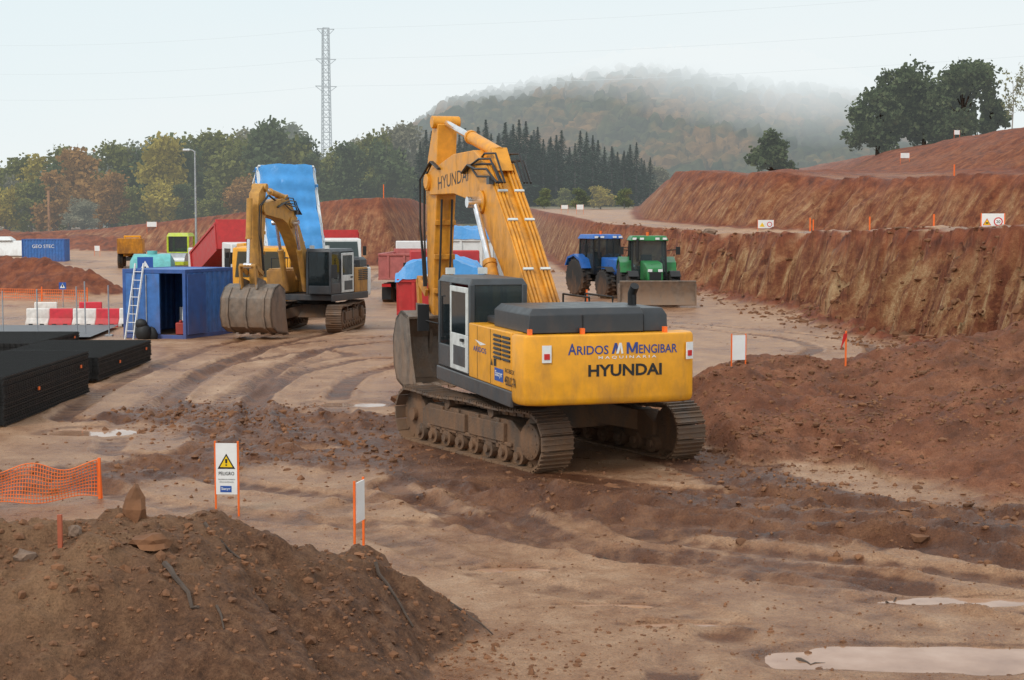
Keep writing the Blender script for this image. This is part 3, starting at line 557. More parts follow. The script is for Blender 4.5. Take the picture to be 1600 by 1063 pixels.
    for x in(-.3,.3): lk.bar((BX+x,BT[0]+.1,BT[1]+.55),(BX+x,BT[0]+.75,BT[1]+.85),.07,.16).bar((BX+x,BT[0]+.75,BT[1]+.85),(BX+x,BT[0]+.6,BT[1]+.05),.07,.18)
    lk.tube((BX-.32,BT[0]+.75,BT[1]+.85),(BX+.32,BT[0]+.75,BT[1]+.85),.07); lk.build('bucket_linkage',bmt,stick,xf=Y2)
    ou=[(-.28,.06),(.2,.24),(.62,.1),(.93,-.3),(.97,-.9),(.78,-1.3),(.3,-1.48),(-.62,-1.5)]; inn=[(.08+(y-.08)*.93,-.65+(z+.65)*.93) for y,z in ou]; inn[-1]=(-.62,-1.45)
    w=S['bw']/2; bk=B().prism(ou+inn[::-1],BX-w,BX+w)
    sd=ou+[(-.38,-.75)]
    for x in(-w,w-.05): bk.prism(sd,BX+x,BX+x+.05)
    for x in(-.36,.3): bk.prism([(-.15,.1),(.0,.35),(.7,.45),(.75,.05)],BX+x,BX+x+.07)
    for x in np.linspace(-w+.3,w-.3,3): bk.prism([(.66,.1),(.98,-.3),(1.02,-.9),(.82,-1.34),(.3,-1.53),(.3,-1.46),(.76,-1.27),(.95,-.9)],BX+x-.04,BX+x+.04)
    rot=MX.Translation((0,BT[0],BT[1]-.05))@MX.Rotation(S['curl'],4,'X')
    bu=bk.build('bucket','bucket',t,xf=Y2@rot)
    for x in np.linspace(-w+.12,w-.12,5): B().loft([[(BX+x+i*.075,-.55,-1.5+j) for i,j in((-1,-.06),(1,-.06),(1,.08),(-1,.08))],[(BX+x+i*.05,-.9,-1.53+j) for i,j in((-1,-.01),(1,-.01),(1,.02),(-1,.02))]]).build('bucket_tooth','bucket',bu,xf=Y2@rot)
    return dict(t=t,cw=cw,boom=boom,stick=stick,Y2=Y2,up=up,lo=lo,BX=BX,hw=hw)
E=excavator('excavator','large yellow tracked excavator in the foreground, seen from behind',(.55,27.5,-.03),R(17),R(14),dict(big=1,tail=0,hw=.30,gauge=1.35,body='yellow',boom_m='boom_yellow',cab='grey_dark',cw='yellow',off=.38,yaw=R(3),
  boom=[(.8,2.0,.28),(2.3,3.5,.42),(3.75,4.8,.52),(4.35,5.05,.52),(5.6,5.12,.42),(7.4,4.95,.25)],knee=2,lift=(3.75,4.5),stick=((7.1,6.3),(7.4,5.0),(7.5,1.95)),bw=1.75,curl=R(-8)))
t=E['t']; X=(1,0,0); Z=(0,0,1); yb=-3.556
def rear(s,p0,p1,q0,q1,m,bold=.012):
    x0,x1=(p0-957)/95.,(p1-957)/95.; z0,z1=4.1-(q1-345)/99.8,4.1-(q0-345)/99.8
    text(s,x1-x0,z1-z0,(x0,yb,z0),X,Z,m,E['cw'],'lettering',bold)
rear('A',886,899,533,551,'letter_blue'); rear('RIDOS',900,950,537,551,'letter_blue')
def M_(x0,x1,z0,z1,st,m,par,y):
    b=B(); xm=(x0+x1)/2
    for q in([(x0,z0),(x0+st,z0),(x0+st,z1),(x0,z1)],[(x1-st,z0),(x1,z0),(x1,z1),(x1-st,z1)],[(x0+st*.2,z1),(x0+st*1.3,z1),(xm+st*.5,z0+.02),(xm-st*.5,z0+.02)],[(x1-st*1.3,z1),(x1-st*.2,z1),(xm+st*.5,z0+.02),(xm-st*.5,z0+.02)]):
        b.add([(x,y-.0007*len(b.f),z) for x,z in q],[(0,1,2,3)])
    b.build('lettering',m,par)
M_((979-957)/95,(997-957)/95,4.1-(551-345)/99.8,4.1-(533-345)/99.8,.035,'letter_blue',E['cw'],yb); rear('ENGIBAR',999,1061,537,551,'letter_blue')
rear('M A Q U I N A R I A',934,1027,554,559,'white_clean'); rear('HYUNDAI',918,1036,567,586,'letter_black',.03)
for k,x in enumerate((-.02,.055)):
    m='letter_blue' if k==0 else 'sign_white'
    plate([(x,yb-.002*k,2.04),(x+.04,yb-.002*k,2.04),(x+.09,yb-.002*k,2.21),(x+.05,yb-.002*k,2.21)],m,E['cw'],'company_mark')
    plate([(x+.09,yb-.001-.002*k,2.21),(x+.07,yb-.001-.002*k,2.13),(x+.085,yb-.001-.002*k,2.04),(x+.12,yb-.001-.002*k,2.04)],m,E['cw'],'company_mark')
for x in(-1.1,1.32):
    z0=1.93; yy_=yb if abs(x)<1.15 else -3.52
    rp=B().box((x,yy_-.008,z0+.13),(.15,.016,.27),(0,0,0 if x<0 else R(24))).build('hazard_plate','sign_white',E['cw']); B().box((x,yy_-.02,z0+.09),(.09,.012,.09),(0,0,0 if x<0 else R(24))).build('red_reflector','sign_red',rp)
L=(0,-1,0)
sg=plate([(-1.489,-2.0,1.52),(-1.489,-2.5,1.52),(-1.489,-2.5,1.73),(-1.489,-2.0,1.73)],'sign_blue',t,'company_plate'); text('Sacyr',.42,.12,(-1.492,-2.04,1.57),L,Z,'sign_white',sg)
text('450LC-7A',.62,.15,(-1.497,-2.6,1.5),L,Z,'letter_black',t); text('ROBEX',.5,.07,(-1.492,-2.62,1.7),L,Z,'letter_black',t,bold=.0)
text('ARIDOS',.8,.09,(-1.489,-.7,1.9),L,Z,'letter_blue',t)
plate([(-1.489,-.8,2.1),(-1.489,-1.5,2.06),(-1.489,-1.15,2.02)],'sign_white',t,'company_mark'); plate([(-1.49,-1.78,1.75),(-1.49,-1.9,1.75),(-1.49,-1.84,1.87)],'letter_black',t,'warning_decal')
plate([(-1.489,-1.95,1.75),(-1.489,-2.1,1.75),(-1.489,-2.1,1.87),(-1.489,-1.95,1.87)],'letter_black',t,'warning_decal')
o=text('HYUNDAI',2.1,.28,(E['BX']-.303,6.7,4.80),(0,-1,.07),Z,'letter_black',E['boom'],bold=0); o.data.transform(E['Y2'])
# far excavator
pE=on(494,57.5)
E2=excavator('excavator','yellow and white tracked excavator in the middle distance with its bucket lowered',pE,R(163),R(12),dict(big=0,tail=1.2,hw=.25,ss=.88,gauge=1.2,body='amber',boom_m='amber',cab='grey_dark',cw='white',off=.2,yaw=R(2),
  boom=[(.6,2.0,.22),(2.1,3.85,.34),(2.7,4.42,.40),(3.3,4.6,.38),(5.0,4.6,.2)],knee=2,lift=(2.5,4.1),stick=((4.8,5.35),(5.05,4.6),(5.2,1.75)),bw=2.0,curl=R(4),sc=.6))
E2['t'].scale=(.94,.94,.97)
text('954',.6,.22,(E2['BX']+.253,3.0,4.48),(0,1,0),Z,'letter_black',E2['boom']).data.transform(E2['Y2'])
# ---------------------------------------------------------------- trucks
def wheel(par,c,r,w,rm='steel',lug=0,name='tyre'):
    b=B().lathe([(r*.55,-w*.5),(r*.9,-w*.5),(r,-w*.36),(r,w*.36),(r*.9,w*.5),(r*.55,w*.5)],c,28)
    if lug:
        for k in range(20):
            a=2*PI*k/20
            for s in(-1,1): b.box((c[0]+s*w*.22,c[1]+r*math.cos(a+s*.08),c[2]+r*math.sin(a+s*.08)),(w*.5,.07,.1),(a+PI/2,0,s*.5))
    ty=b.build(name,'rubber',par); s=1 if c[0]>0 else -1
    B().lathe([(.02,-w*.3*s),(r*.54,-w*.3*s),(r*.54,w*.3*s),(r*.4,w*.2*s),(r*.2,w*.3*s),(.02,w*.32*s)],c,20).build('rim',rm,ty)
def tipper(label,loc,rz,cabm,bedm,raise_,tarp=None,bh=1.25,heap=.3,deck=1.2,ribs=1,droop=.4):
    t=thing('tipper_truck',label,'truck',loc,rz)
    B().bb(-.45,-.3,-3.8,3.9,.8,1.05).bb(.3,.45,-3.8,3.9,.8,1.05).bb(-.5,.5,-3.7,-3.5,.75,1.1).bb(-1.15,1.15,3.9,4.15,.45,.85).build('chassis','black',t)
    cab=B().prism([(2.1,.85),(4.1,.85),(4.15,1.7),(3.9,3.0),(2.2,3.05)],-1.2,1.2).build('cab',cabm,t,.05)
    B().add([(-1.05,4.152,1.82),(1.05,4.152,1.82),(.98,3.95,2.85),(-.98,3.95,2.85)],[(0,1,2,3)]).build('windscreen','glass',cab)
    for s in(-1,1):
        B().bb(s*1.203,s*1.21,2.7,3.85,1.85,2.75).build('side_window','glass',cab); B().box((s*1.4,4.0,2.3),(.2,.1,.55)).build('wing_mirror','black',cab); B().bb(s*.75,s*1.1,4.14,4.17,.95,1.15).build('headlight','sign_white',cab)
    B().bb(-.65,.65,4.13,4.165,1.05,1.6).build('grille','black',cab)
    pv=MX.Translation((0,-3.6,1.15))@MX.Rotation(raise_,4,'X')@MX.Translation((0,3.6,-1.15))
    z0=deck; z1=z0+bh; b=B().bb(-1.2,1.2,-3.9,1.8,z0,z0+.1).bb(-1.25,-1.17,-3.9,1.8,z0,z1).bb(1.17,1.25,-3.9,1.8,z0,z1).bb(-1.25,1.25,1.74,1.82,z0,z1+.15).bb(-1.25,1.25,-3.96,-3.88,z0,z1)
    for y in (np.linspace(-3.7,1.6,7) if ribs else (-3.8,1.7)):
        for s in(-1,1): b.bb(s*1.25,s*1.32,y-.06,y+.06,z0,z1)
    for s in(-1,1): b.bb(s*1.25,s*1.31,-3.9,1.8,z1-.12,z1)
    for x in(-.8,0,.8): b.bb(x-.05,x+.05,-4.02,-3.95,z0,z1)
    b.bb(-1.3,1.3,-4.03,-3.94,z1-.1,z1).bb(-1.3,1.3,-4.03,-3.94,z0,z0+.1)
    bed=b.build('tipper_bed',bedm,t,.01,xf=pv)
    if tarp:
        n,m=24,40; sd=random.uniform(0,50); gi_,gj_=np.meshgrid(np.arange(n+1),np.arange(m+1),indexing='ij'); cr=fbm(gi_*.16+sd,gj_*.13+gi_*.1,4,41,.6); vs=[];fs_=[]
        for i in range(n+1):
            for j in range(m+1):
                u=i/n*2-1; y=-4.06+j/m*6.0; hgt=heap*(1-u*u)*(.75+.25*math.sin(j*.4+1))+.18*cr[i,j]+.1*abs(math.sin(j*.62)); ed=(abs(u)>.9)*-.4*min(1,droop*2.5)
                if j in(0,m): hgt=-droop+.1*math.sin(i*1.3)*droop
                vs.append((u*1.35,y,z1+.1+hgt+ed*(1+.4*math.sin(j*1.1))))
        for i in range(n):
            for j in range(m): a=i*(m+1)+j; fs_.append((a,a+1,a+m+2,a+m+1))
        B().add(vs,fs_).build('tarpaulin',tarp,bed,xf=pv)
    if raise_>.1: B().tube((0,1.0,.95),tuple(pv@V((0,.6,1.2))),.12,.07).build('hoist_cylinder','chrome',t)
    for y,wd in((2.95,.3),(-1.3,.55),(-2.6,.55)):
        for s in(-1,1): wheel(t,(s*.98,y,.5),.5,wd)
    for s in(-1,1): B().bb(s*.7,s*1.15,-3.82,-3.76,.85,1.0).build('tail_light','sign_red',t); B().bb(s*.75,s*1.2,-3.4,-3.36,.2,.8).build('mud_flap','black',t)
    return t
def face(dx,dy): return math.atan2(-dx,dy)
T1=tipper('yellow cab tipper truck with its raised bed covered by a bright blue tarpaulin',on(434,70),face(-.34,.94),'yellow','white',R(61),'tarp',1.1,.12)
T2=tipper('white cab tipper truck raising its red bed behind the blue container',on(366,79),face(.42,-.9),'white','red',R(16),None,1.4,ribs=0)
T3=tipper('white tall-bodied tipper truck with a blue cover, beyond the big excavator',on(737,64),face(.08,1),'white','white',0,'tarp',2.15,.3,droop=.12)
text('M',.55,.6,(-.3,-4.05,2.0),X,Z,'letter_blue',T3); plate([(-1.2,-4.045,2.0),(-.4,-4.045,2.0),(-.1,-4.045,2.7),(-.9,-4.045,2.7)],'sign_yellow',T3,'company_mark')
T4=tipper('red tipper truck with a heaped load under a blue tarpaulin behind the bucket',on(692,50.5),face(-.02,1),'red','red',0,'tarp',1.1,.45,droop=.1)
T5=tipper('white cab tipper truck with a faded pink bed left of the tall-bodied truck',on(646,80),face(.05,1),'white','red_faded',0,None,1.3)
T6=tipper('dark red tipper truck almost hidden between the tarped truck and the far excavator',on(524,95),face(.2,-1),'white','red',R(3),None,1.9)
T7=tipper('yellow cab truck mostly hidden behind the far excavator stick',on(446,66),face(-.1,-1),'yellow','amber',0,None,1.0)
# ---------------------------------------------------------------- tractors
def tractor(label,loc,rz,cm,rm,rimm,kind):
    t=thing('farm_tractor',label,'tractor',loc,rz)
    hd=B().loft([[(-.42,.7,1.05),(.42,.7,1.05),(.42,.7,1.95),(-.42,.7,1.95)],[(-.42,2.2,1.05),(.42,2.2,1.05),(.4,2.2,1.88),(-.4,2.2,1.88)],[(-.36,2.85,1.1),(.36,2.85,1.1),(.33,2.75,1.66),(-.33,2.75,1.66)]]).build('hood',cm,t,.06)
    B().bb(-.25,.25,2.84,2.875,1.14,1.5).build('grille','black',hd)
    for s in(-1,1): B().bb(s*.13,s*.32,2.80,2.85,1.5,1.62).build('headlight','sign_white',hd)
    B().bb(-.32,.32,-.9,2.7,.7,1.08).bb(-.95,.95,-.7,-.5,.85,1.05).bb(-.85,.85,2.0,2.2,.6,.8).bb(-.35,.35,2.85,3.25,.6,1.05).build('frame','black',t)
    cb=B()
    for s in(-1,1):
        for p,q in(((.78,.62,1.2),(.74,.5,2.85)),((.8,-.95,1.2),(.76,-.85,2.85)),((.8,-.2,1.2),(.78,-.2,2.85))): cb.bar((s*p[0],p[1],p[2]),(s*q[0],q[1],q[2]),.07,.07)
        cb.bb(s*.75,s*.8,-.95,.6,1.1,1.35)
    cb.bb(-.8,.8,.56,.62,1.1,1.3).bb(-.8,.8,-.95,-.9,1.1,1.5)
    cab=cb.build('cab_frame','black',t)
    B().fr(-.88,.88,-1.0,.72,2.85,3.08,.12).build('cab_roof',rm,t,.04)
    B().add([(-.75,.6,1.3),(.75,.6,1.3),(.72,.52,2.85),(-.72,.52,2.85)],[(0,1,2,3)]).build('windscreen','glass_pale',cab); B().add([(-.75,-.93,1.5),(.75,-.93,1.5),(.72,-.85,2.85),(-.72,-.85,2.85)],[(0,1,2,3)]).build('rear_window','glass_pale',cab)
    for s in(-1,1):
        B().bb(s*.765,s*.775,-.9,.55,1.35,2.85).build('side_window','glass_pale',cab)
        B().prism([(-1.6,1.5),(-1.3,1.95),(-.6,2.1),(.1,1.85),(.35,1.4),(.25,1.4),(0,1.75),(-.6,2.0),(-1.25,1.85),(-1.5,1.5)],s*.72,s*1.28).build('fender',cm,t)
        B().prism([(1.55,1.45),(1.8,1.52),(2.4,1.52),(2.7,1.3),(2.7,1.27),(2.4,1.48),(1.8,1.48)],s*.7,s*1.15).build('front_mudguard','black',t)
        B().path([(s*.8,.6,2.4),(s*1.2,.75,2.45)],.02,5).box((s*1.28,.76,2.4),(.2,.06,.36)).build('wing_mirror','black',t)
        for x in(.35,.68): B().box((s*x,.72,2.95),(.18,.06,.1)).build('work_light','sign_white',t)
        wheel(t,(s*1.0,-.6,.93),.93,.55,rimm,1); wheel(t,(s*.93,2.1,.68),.68,.46,rimm,1)
    B().path([(.5,.75,1.9),(.55,.75,2.0),(.55,.75,2.95)],.06,8).build('exhaust_pipe','black',t)
    B().bb(-.25,.25,-.5,0,1.4,1.55).bb(-.25,.25,-.55,-.42,1.5,2.2).build('driver_seat','interior',t,.04)
    B().tube((0,-.1,3.08),(0,-.1,3.25),.07).build('beacon','orange',t)
    if kind=='blade':
        B().prism([(3.75,.05),(3.6,.3),(3.58,.7),(3.75,1.15),(3.82,1.12),(3.66,.7),(3.68,.3),(3.83,.08)],-1.65,1.65).bb(-1.68,-1.62,3.2,3.8,.05,1.0).bb(1.62,1.68,3.2,3.8,.05,1.0).build('front_blade','bucket',t)
        for s in(-1,1): B().bar((s*.5,2.7,.7),(s*.6,3.65,.5),.12,.16).build('blade_arm','bucket',t)
    else: B().bb(-.5,.5,3.25,3.6,.55,1.05).build('front_weight','grey_dark',t,.05)
    return t
tractor('green farm tractor with a wide muddy front blade',on(1012,77),face(.03,-1),'tractor_green','tractor_green','rim_yellow','blade').scale=(1.1,1.1,1.08)
tractor('blue farm tractor parked behind the green one',on(940,83.5),face(.42,-.9),'tractor_blue','tractor_blue','white','w').scale=(1.08,1.08,1.08)
# ---------------------------------------------------------------- containers, site clutter
def corr(b,p,q,z0,z1,n,d):
    p,q=V(p),V(q); u=(q-p)/n; nn=V((u.y,-u.x,0)).normalized()*d; pts=[]
    for i in range(n):
        a=p+u*i; pts+=[a,a+u*.3,a+u*.45+nn,a+u*.85+nn]
    pts.append(q)
    for a,c in zip(pts[:-1],pts[1:]): b.add([(a.x,a.y,z0),(c.x,c.y,z0),(c.x,c.y,z1),(a.x,a.y,z1)],[(0,1,2,3)])
cc_=gp(243,529.5); ct_=thing('shipping_container','blue site store container with one door open and a ladder leaning on it','container',(cc_[0],cc_[1],0.),R(-21))
w,l,h=1.22,3.0,2.42
b=B(); corr(b,(w,0,0),(w,l,0),.15,h-.1,9,.04); b.build('corrugated_wall','blue_paint',ct_)
b=B(); corr(b,(-w,l,0),(-w,0,0),.15,h-.1,9,.04); b.build('corrugated_wall','blue_paint',ct_)
b=B(); corr(b,(w,l,0),(-w,l,0),.15,h-.1,8,.04); b.build('corrugated_wall','blue_paint',ct_)
b=B()
for x in(-w,w):
    for y in(0,l): b.bb(x-.06,x+.06,y-.06,y+.06,0,h)
    b.bb(x-.05,x+.05,0,l,0,.16).bb(x-.05,x+.05,0,l,h-.12,h)
for y in(0,l): b.bb(-w,w,y-.05,y+.05,h-.14,h-.002).bb(-w,w,y-.05,y+.05,0,.15)
b.build('corner_frame','blue_dark',ct_,.01); B().bb(-w+.05,w-.05,.05,l-.05,h-.06,h-.02).build('roof','blue_paint',ct_); B().bb(-w+.05,w-.05,.05,l-.05,.1,.14).build('floor','wood',ct_)
dr=B().bb(-w+.06,.22,-.05,0,.17,h-.15).build('closed_door','blue_paint',ct_)
for x in(-.85,-.3): B().tube((x,-.08,.2),(x,-.08,h-.2),.02,n=6).build('lock_bar','steel',dr)
od=B().bb(w+.07,w+.11,.02,1.15,.17,h-.17).build('open_door','blue_dark',ct_); tag(od,'container door folded back against the side wall')
bpy.context.view_layer.update()
def at_c(x,y,z=0): return ct_.matrix_basis@V((x,y,z))
def ladder(label,p,q,wd=.42,m='white_clean'):
    p,q=V(p),V(q); t=thing('ladder',label,'ladder',p); d=q-p; s=V((1,-.38,0)).normalized()*wd/2
    for k in(-1,1): B().bar(s*k,d+s*k,.035,.06).build('rail',m,t)
    n=int(d.length/.28)
    for i in range(1,n): B().tube(d*(i/n)-s,d*(i/n)+s,.013,n=6).build('rung',m,t)
ladder('white ladder leaning against the closed container door',at_c(-.66,-.6),at_c(-.56,-.06,2.62),.34); ladder('narrow white ladder standing inside the open container',at_c(.98,.35,.15),at_c(1.02,.5,2.1),.25)
b=B().bb(-.17,.17,-.12,.12,0,.42).bb(-.05,.05,-.1,.1,.42,.5); tag(b.build('fuel_can','red',None,.03),'red fuel can on the container sill','can').location=at_c(.85,.3,.15)
for k,(x,y,lb) in enumerate(((.35,1.6,'grey crate deep inside the open container'),(.7,2.0,'dark crate at the back of the open container'))):
    b=B().bb(-.3,.3,-.25,.25,0,.9+.3*k).bb(-.32,.32,-.27,.27,.4,.45); tag(b.build('storage_crate','grey_dark' if k else 'steel',None,.02),lb,'crate').location=at_c(x,y,.15)
vs,f3=scatter(np.array([[0,0,.3],[.25,.1,.2],[-.05,-.05,.6]]),np.array([.35,.25,.25]),IV2,IF2,.06,1.); s_=npmesh('rubbish_sack',vs,f3,M['black'],None,True); s_.location=at_c(-.15,-.5,-.05); tag(s_,'black heap of sheeting beside the open container doorway','sack')
# mesh stacks
def stack(label,x0,x1,y0,y1,h,n):
    z=min(gz(x,y) for x in(x0,x1) for y in(y0,y1)); t=thing('rebar_mesh_stack',label,'steel mesh stack',((x0+x1)/2,(y0+y1)/2,z),0); W,L_=(x1-x0)/2,(y1-y0)/2; b=B()
    for k in range(n):
        zz=.06+(h-.06)*k/n; ox,oy=random.uniform(-.02,.02),random.uniform(-.03,.03)
        for x in np.linspace(-W,W,19): b.box((x+ox,oy,zz),(.02,2*L_+.06,.02))
        for y in np.linspace(-L_,L_,40): b.box((ox,y+oy,zz+.018),(2*W+.05,.018,.018))
    b.build('mesh_sheets','rebar',t)
    for y in(-L_*.6,L_*.6): B().bb(-W,W,y-.06,y+.06,-.1,.05).build('timber_bearer','wood',t)
    for y,zt in((-L_*.3,h*.55),(L_*.75,h*.7)): B().box((W+.06,y,zt),(.02,.1,.07)).build('orange_tag','orange',t)
stack('nearest and tallest black steel mesh stack at the left edge',-12.8,-10.1,30.3,36.4,1.05,30); stack('middle black steel mesh stack reaching furthest right',-13.4,-10.45,38.6,44.2,.66,19); stack('farthest low black steel mesh stack by the asphalt',-17.4,-14.3,45.6,50.5,.48,14)
# barriers
def barrier(m,label,p,rz):
    b=B().prism([(-.25,0),(-.25,.14),(-.1,.34),(-.08,.72),(.08,.72),(.1,.34),(.25,.14),(.25,0)],-.47,.47); t=thing('plastic_barrier',label,'barrier',p,rz); b.build('shell',m,t,.03)
    for x in(-.25,.2): B().bb(x-.06,x+.1,-.27,-.2,.02,.12).build('fork_slot','black',t)
bl=[('white','first from the left'),('red','left red one'),('white','between the two nearest red ones'),('red','right red one'),('white','at the right end beside the ladder')]
for i,(m,lb) in enumerate(bl): barrier('barrier_'+m,'%s water filled road barrier, %s in the row'%(m,lb),on(58+i*36.5,61-i*.25),R(-4))
for i,lb in enumerate(('red barrier of the back row, behind the front row','white barrier at the left end of the back row')): barrier('barrier_'+('red','white')[i],lb,on(140-i*70,65),R(3))
for px,pt,lb in ((2,455,'thin grey fence pole at the left frame edge'),(56,452,'second thin grey fence pole by the asphalt'),(118,448,'third thin grey fence pole, before the barriers'),(131,440,'rightmost thin grey fence pole before the barriers'),(168,446,'thin grey fence pole left of the ladder')):
    p=on(px,55); hh=at(px,pt,55).z-p.z; b=B().tube((0,0,-.1),(0,0,hh),.025,n=8).box((0,0,.03),(.25,.25,.06)); tag(b.build('fence_pole','steel'),lb,'pole').location=p
# far container
p=on(68,141); t=thing('shipping_container','blue office container with white lettering in the far left yard','container',p,R(4)); t.scale=(.9,.9,.9); b=B(); corr(b,(-2.1,0,0),(2.1,0,0),.1,2.2,14,.04); b.build('corrugated_wall','blue_paint',t); b=B(); corr(b,(2.1,0,0),(2.1,2.4,0),.1,2.2,6,.04); b.build('corrugated_wall','blue_paint',t)
B().bb(-2.15,2.15,-.05,2.4,2.2,2.3).bb(-2.15,2.15,-.05,2.4,0,.1).bb(-2.15,-2.05,-.06,.04,0,2.3).bb(2.05,2.15,-.06,.04,0,2.3).build('corner_frame','blue_dark',t); text('GEO STEC',2.2,.34,(-1.1,-.07,1.4),X,Z,'sign_white',t,bold=0)
p=on(14,150); b=B().fr(-2.4,2.4,-1,1,0,1.5,.5).fr(-1.6,.6,-.8,.8,1.5,1.9,.4); tag(b.build('covered_stack','white',None,.1),'white sheeted stack left of the blue office container','stack').location=p
# tank
p=on(238,78); t=thing('water_tank','turquoise water tank behind the blue store container','tank',p,R(12)); B().lathe([(.02,-1.15),(.6,-1.1),(.95,-.9),(.95,.9),(.6,1.1),(.02,1.15)],(0,0,1.5),28).build('tank_body','turquoise',t)
B().tube((0,0,2.4),(0,0,2.6),.25).build('filler_cap','turquoise',t); B().bb(-.9,.9,-.5,.5,.5,.65).build('trailer_frame','black',t); wheel(t,(-.9,0,.4),.4,.3); wheel(t,(.9,0,.4),.4,.3)
# compactor
p=on(284,122); t=thing('soil_compactor','lime yellow roller with a tall cab left of the lamp post','roller',p,R(175)); t.scale=(1.1,1.1,1.1); B().fr(-.85,.85,-2.4,-.6,.8,1.7,.15).build('engine_hood','lime',t,.05)
cb=B().fr(-.8,.8,-.6,.9,2.6,2.85,.1).bb(-.8,.8,-.6,.9,1.0,1.5)
for x in(-.75,.75):
    for y in(-.55,.85): cb.bb(x-.06,x+.06,y-.06,y+.06,1.5,2.6)
cb.build('cab','lime',t); B().bb(-.7,.7,.8,.82,1.5,2.6).build('windscreen','glass',t); B().bb(-1.05,-.95,.9,2.7,.6,.85).bb(.95,1.05,.9,2.7,.6,.85).bb(-1.05,1.05,2.6,2.7,.6,.85).build('drum_frame','lime',t); B().lathe([(.02,-.95),(.72,-.95),(.72,.95),(.02,.95)],(0,1.8,.72),28).build('drum','steel',t)
wheel(t,(-.8,-1.6,.7),.7,.45,'lime',1); wheel(t,(.8,-1.6,.7),.7,.45,'lime',1)
# dumper
p=on(206,132); t=thing('site_dumper','yellow site dumper in the far yard left of the roller','dumper',p,R(10)); B().prism([(-2.2,1.2),(-2.4,2.5),(.6,2.4),(.8,1.5),(.2,1.1)],-1.05,1.05).build('skip','boom_yellow',t,.03); B().bb(-.9,.9,.9,2.4,.9,1.7).build('engine_hood','yellow',t,.05)
cb=B().bb(-.7,.7,.8,1.9,2.55,2.7)
for x in(-.65,.65):
    for y in(.85,1.85): cb.bb(x-.04,x+.04,y-.04,y+.04,1.7,2.55)
cb.build('canopy','yellow',t); B().bb(-.35,.35,-2.2,2.3,.6,.9).build('frame','black',t)
for x in(-.85,.85): wheel(t,(x,-1.3,.6),.6,.45,'yellow',1); wheel(t,(x,1.7,.6),.6,.45,'yellow',1)
# van
p=on(322,112); t=thing('parked_van','white van parked behind the lamp post, mostly hidden','van',p,R(200)); B().prism([(-2.4,.4),(-2.45,2.1),(1.0,2.15),(1.7,1.35),(2.4,1.1),(2.45,.4)],-.95,.95).build('body','white',t,.08); B().add([(-.85,1.05,2.1),(.85,1.05,2.1),(.88,1.68,1.38),(-.88,1.68,1.38)],[(0,1,2,3)]).build('windscreen','glass',t).location=(0,.03,.03)
for x in(-.9,.9): wheel(t,(x,-1.5,.34),.34,.22); wheel(t,(x,1.6,.34),.34,.22); B().bb(x*1.06,x*1.065,-.3,.9,1.35,1.95).build('side_window','glass',t)
# lamp post
p=on(307,126); hh=at(307,236,126).z-p.z; t=thing('street_lamp','tall grey street lamp standing behind the blue store container','street lamp',p,0); B().tube((0,0,0),(0,0,hh),.11,.06).build('pole','steel',t); B().path([(0,0,hh-.1),(-.2,0,hh+.05),(-.5,0,hh+.08)],.05,8).build('arm','steel',t); B().fr(-1.0,-.35,-.17,.17,hh+.02,hh+.18,.06).build('lamp_head','steel',t,.03); B().bb(-.95,-.45,-.12,.12,hh-.01,hh+.02).build('lamp_glass','sign_white',t)
# pylon
Yp=300; p=on(512,Yp); hh=at(512,44,Yp).z-p.z; t=thing('lattice_pylon','slender grey lattice mast rising above the wood','pylon',p,R(20)); b=B(); w0,w1=.95,.55; n=26
for i in range(n):
    za_,zb=hh*i/n,hh*(i+1)/n; wa,wb=w0+(w1-w0)*i/n,w0+(w1-w0)*(i+1)/n
    for k in range(4):
        a=[(-1,-1),(1,-1),(1,1),(-1,1)][k]; c=[(-1,-1),(1,-1),(1,1),(-1,1)][(k+1)%4]
        b.bar((a[0]*wa,a[1]*wa,za_),(a[0]*wb,a[1]*wb,zb),.17,.17); b.bar((a[0]*wa,a[1]*wa,za_),(c[0]*wb,c[1]*wb,zb),.09,.09); b.bar((a[0]*wb,a[1]*wb,zb),(c[0]*wb,c[1]*wb,zb),.08,.08)
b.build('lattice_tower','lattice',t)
for zf,q in((.995,1.7),(.84,2.0),(.7,2.1)):
    b=B().bar((-q,0,hh*zf),(q,0,hh*zf),.16,.16).bar((-q,0,hh*zf),(-.5,0,hh*zf-1.2),.1,.1).bar((q,0,hh*zf),(.5,0,hh*zf-1.2),.1,.1); b.build('cross_arm','lattice',t)
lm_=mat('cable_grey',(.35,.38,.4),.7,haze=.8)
for k,(zf,lb) in enumerate(((.995,'topmost power cable strung from the lattice mast'),(.84,'middle power cable strung from the lattice mast'),(.7,'lowest power cable strung from the lattice mast'))):
    c=p+V((0,0,hh*zf)); pts=[]
    for s,(ex,ey,ez) in((-1,(-170,330,c.z+4)),(1,(190,210,c.z+8))):
        q=[c.lerp(V((ex,ey,ez)),i/12)-V((0,0,14*(i/12)*(1-i/12))) for i in range(13)]; pts=q[::-1]+pts if s<0 else pts+q[1:]
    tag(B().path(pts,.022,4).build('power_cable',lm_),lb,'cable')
p=on(78,192); tag(B().tube((0,0,-.5),(0,0,at(78,298,192).z-p.z),.2,.15).build('wooden_pole','wood_far'),'brown wooden pole in front of the wood at left','pole').location=p
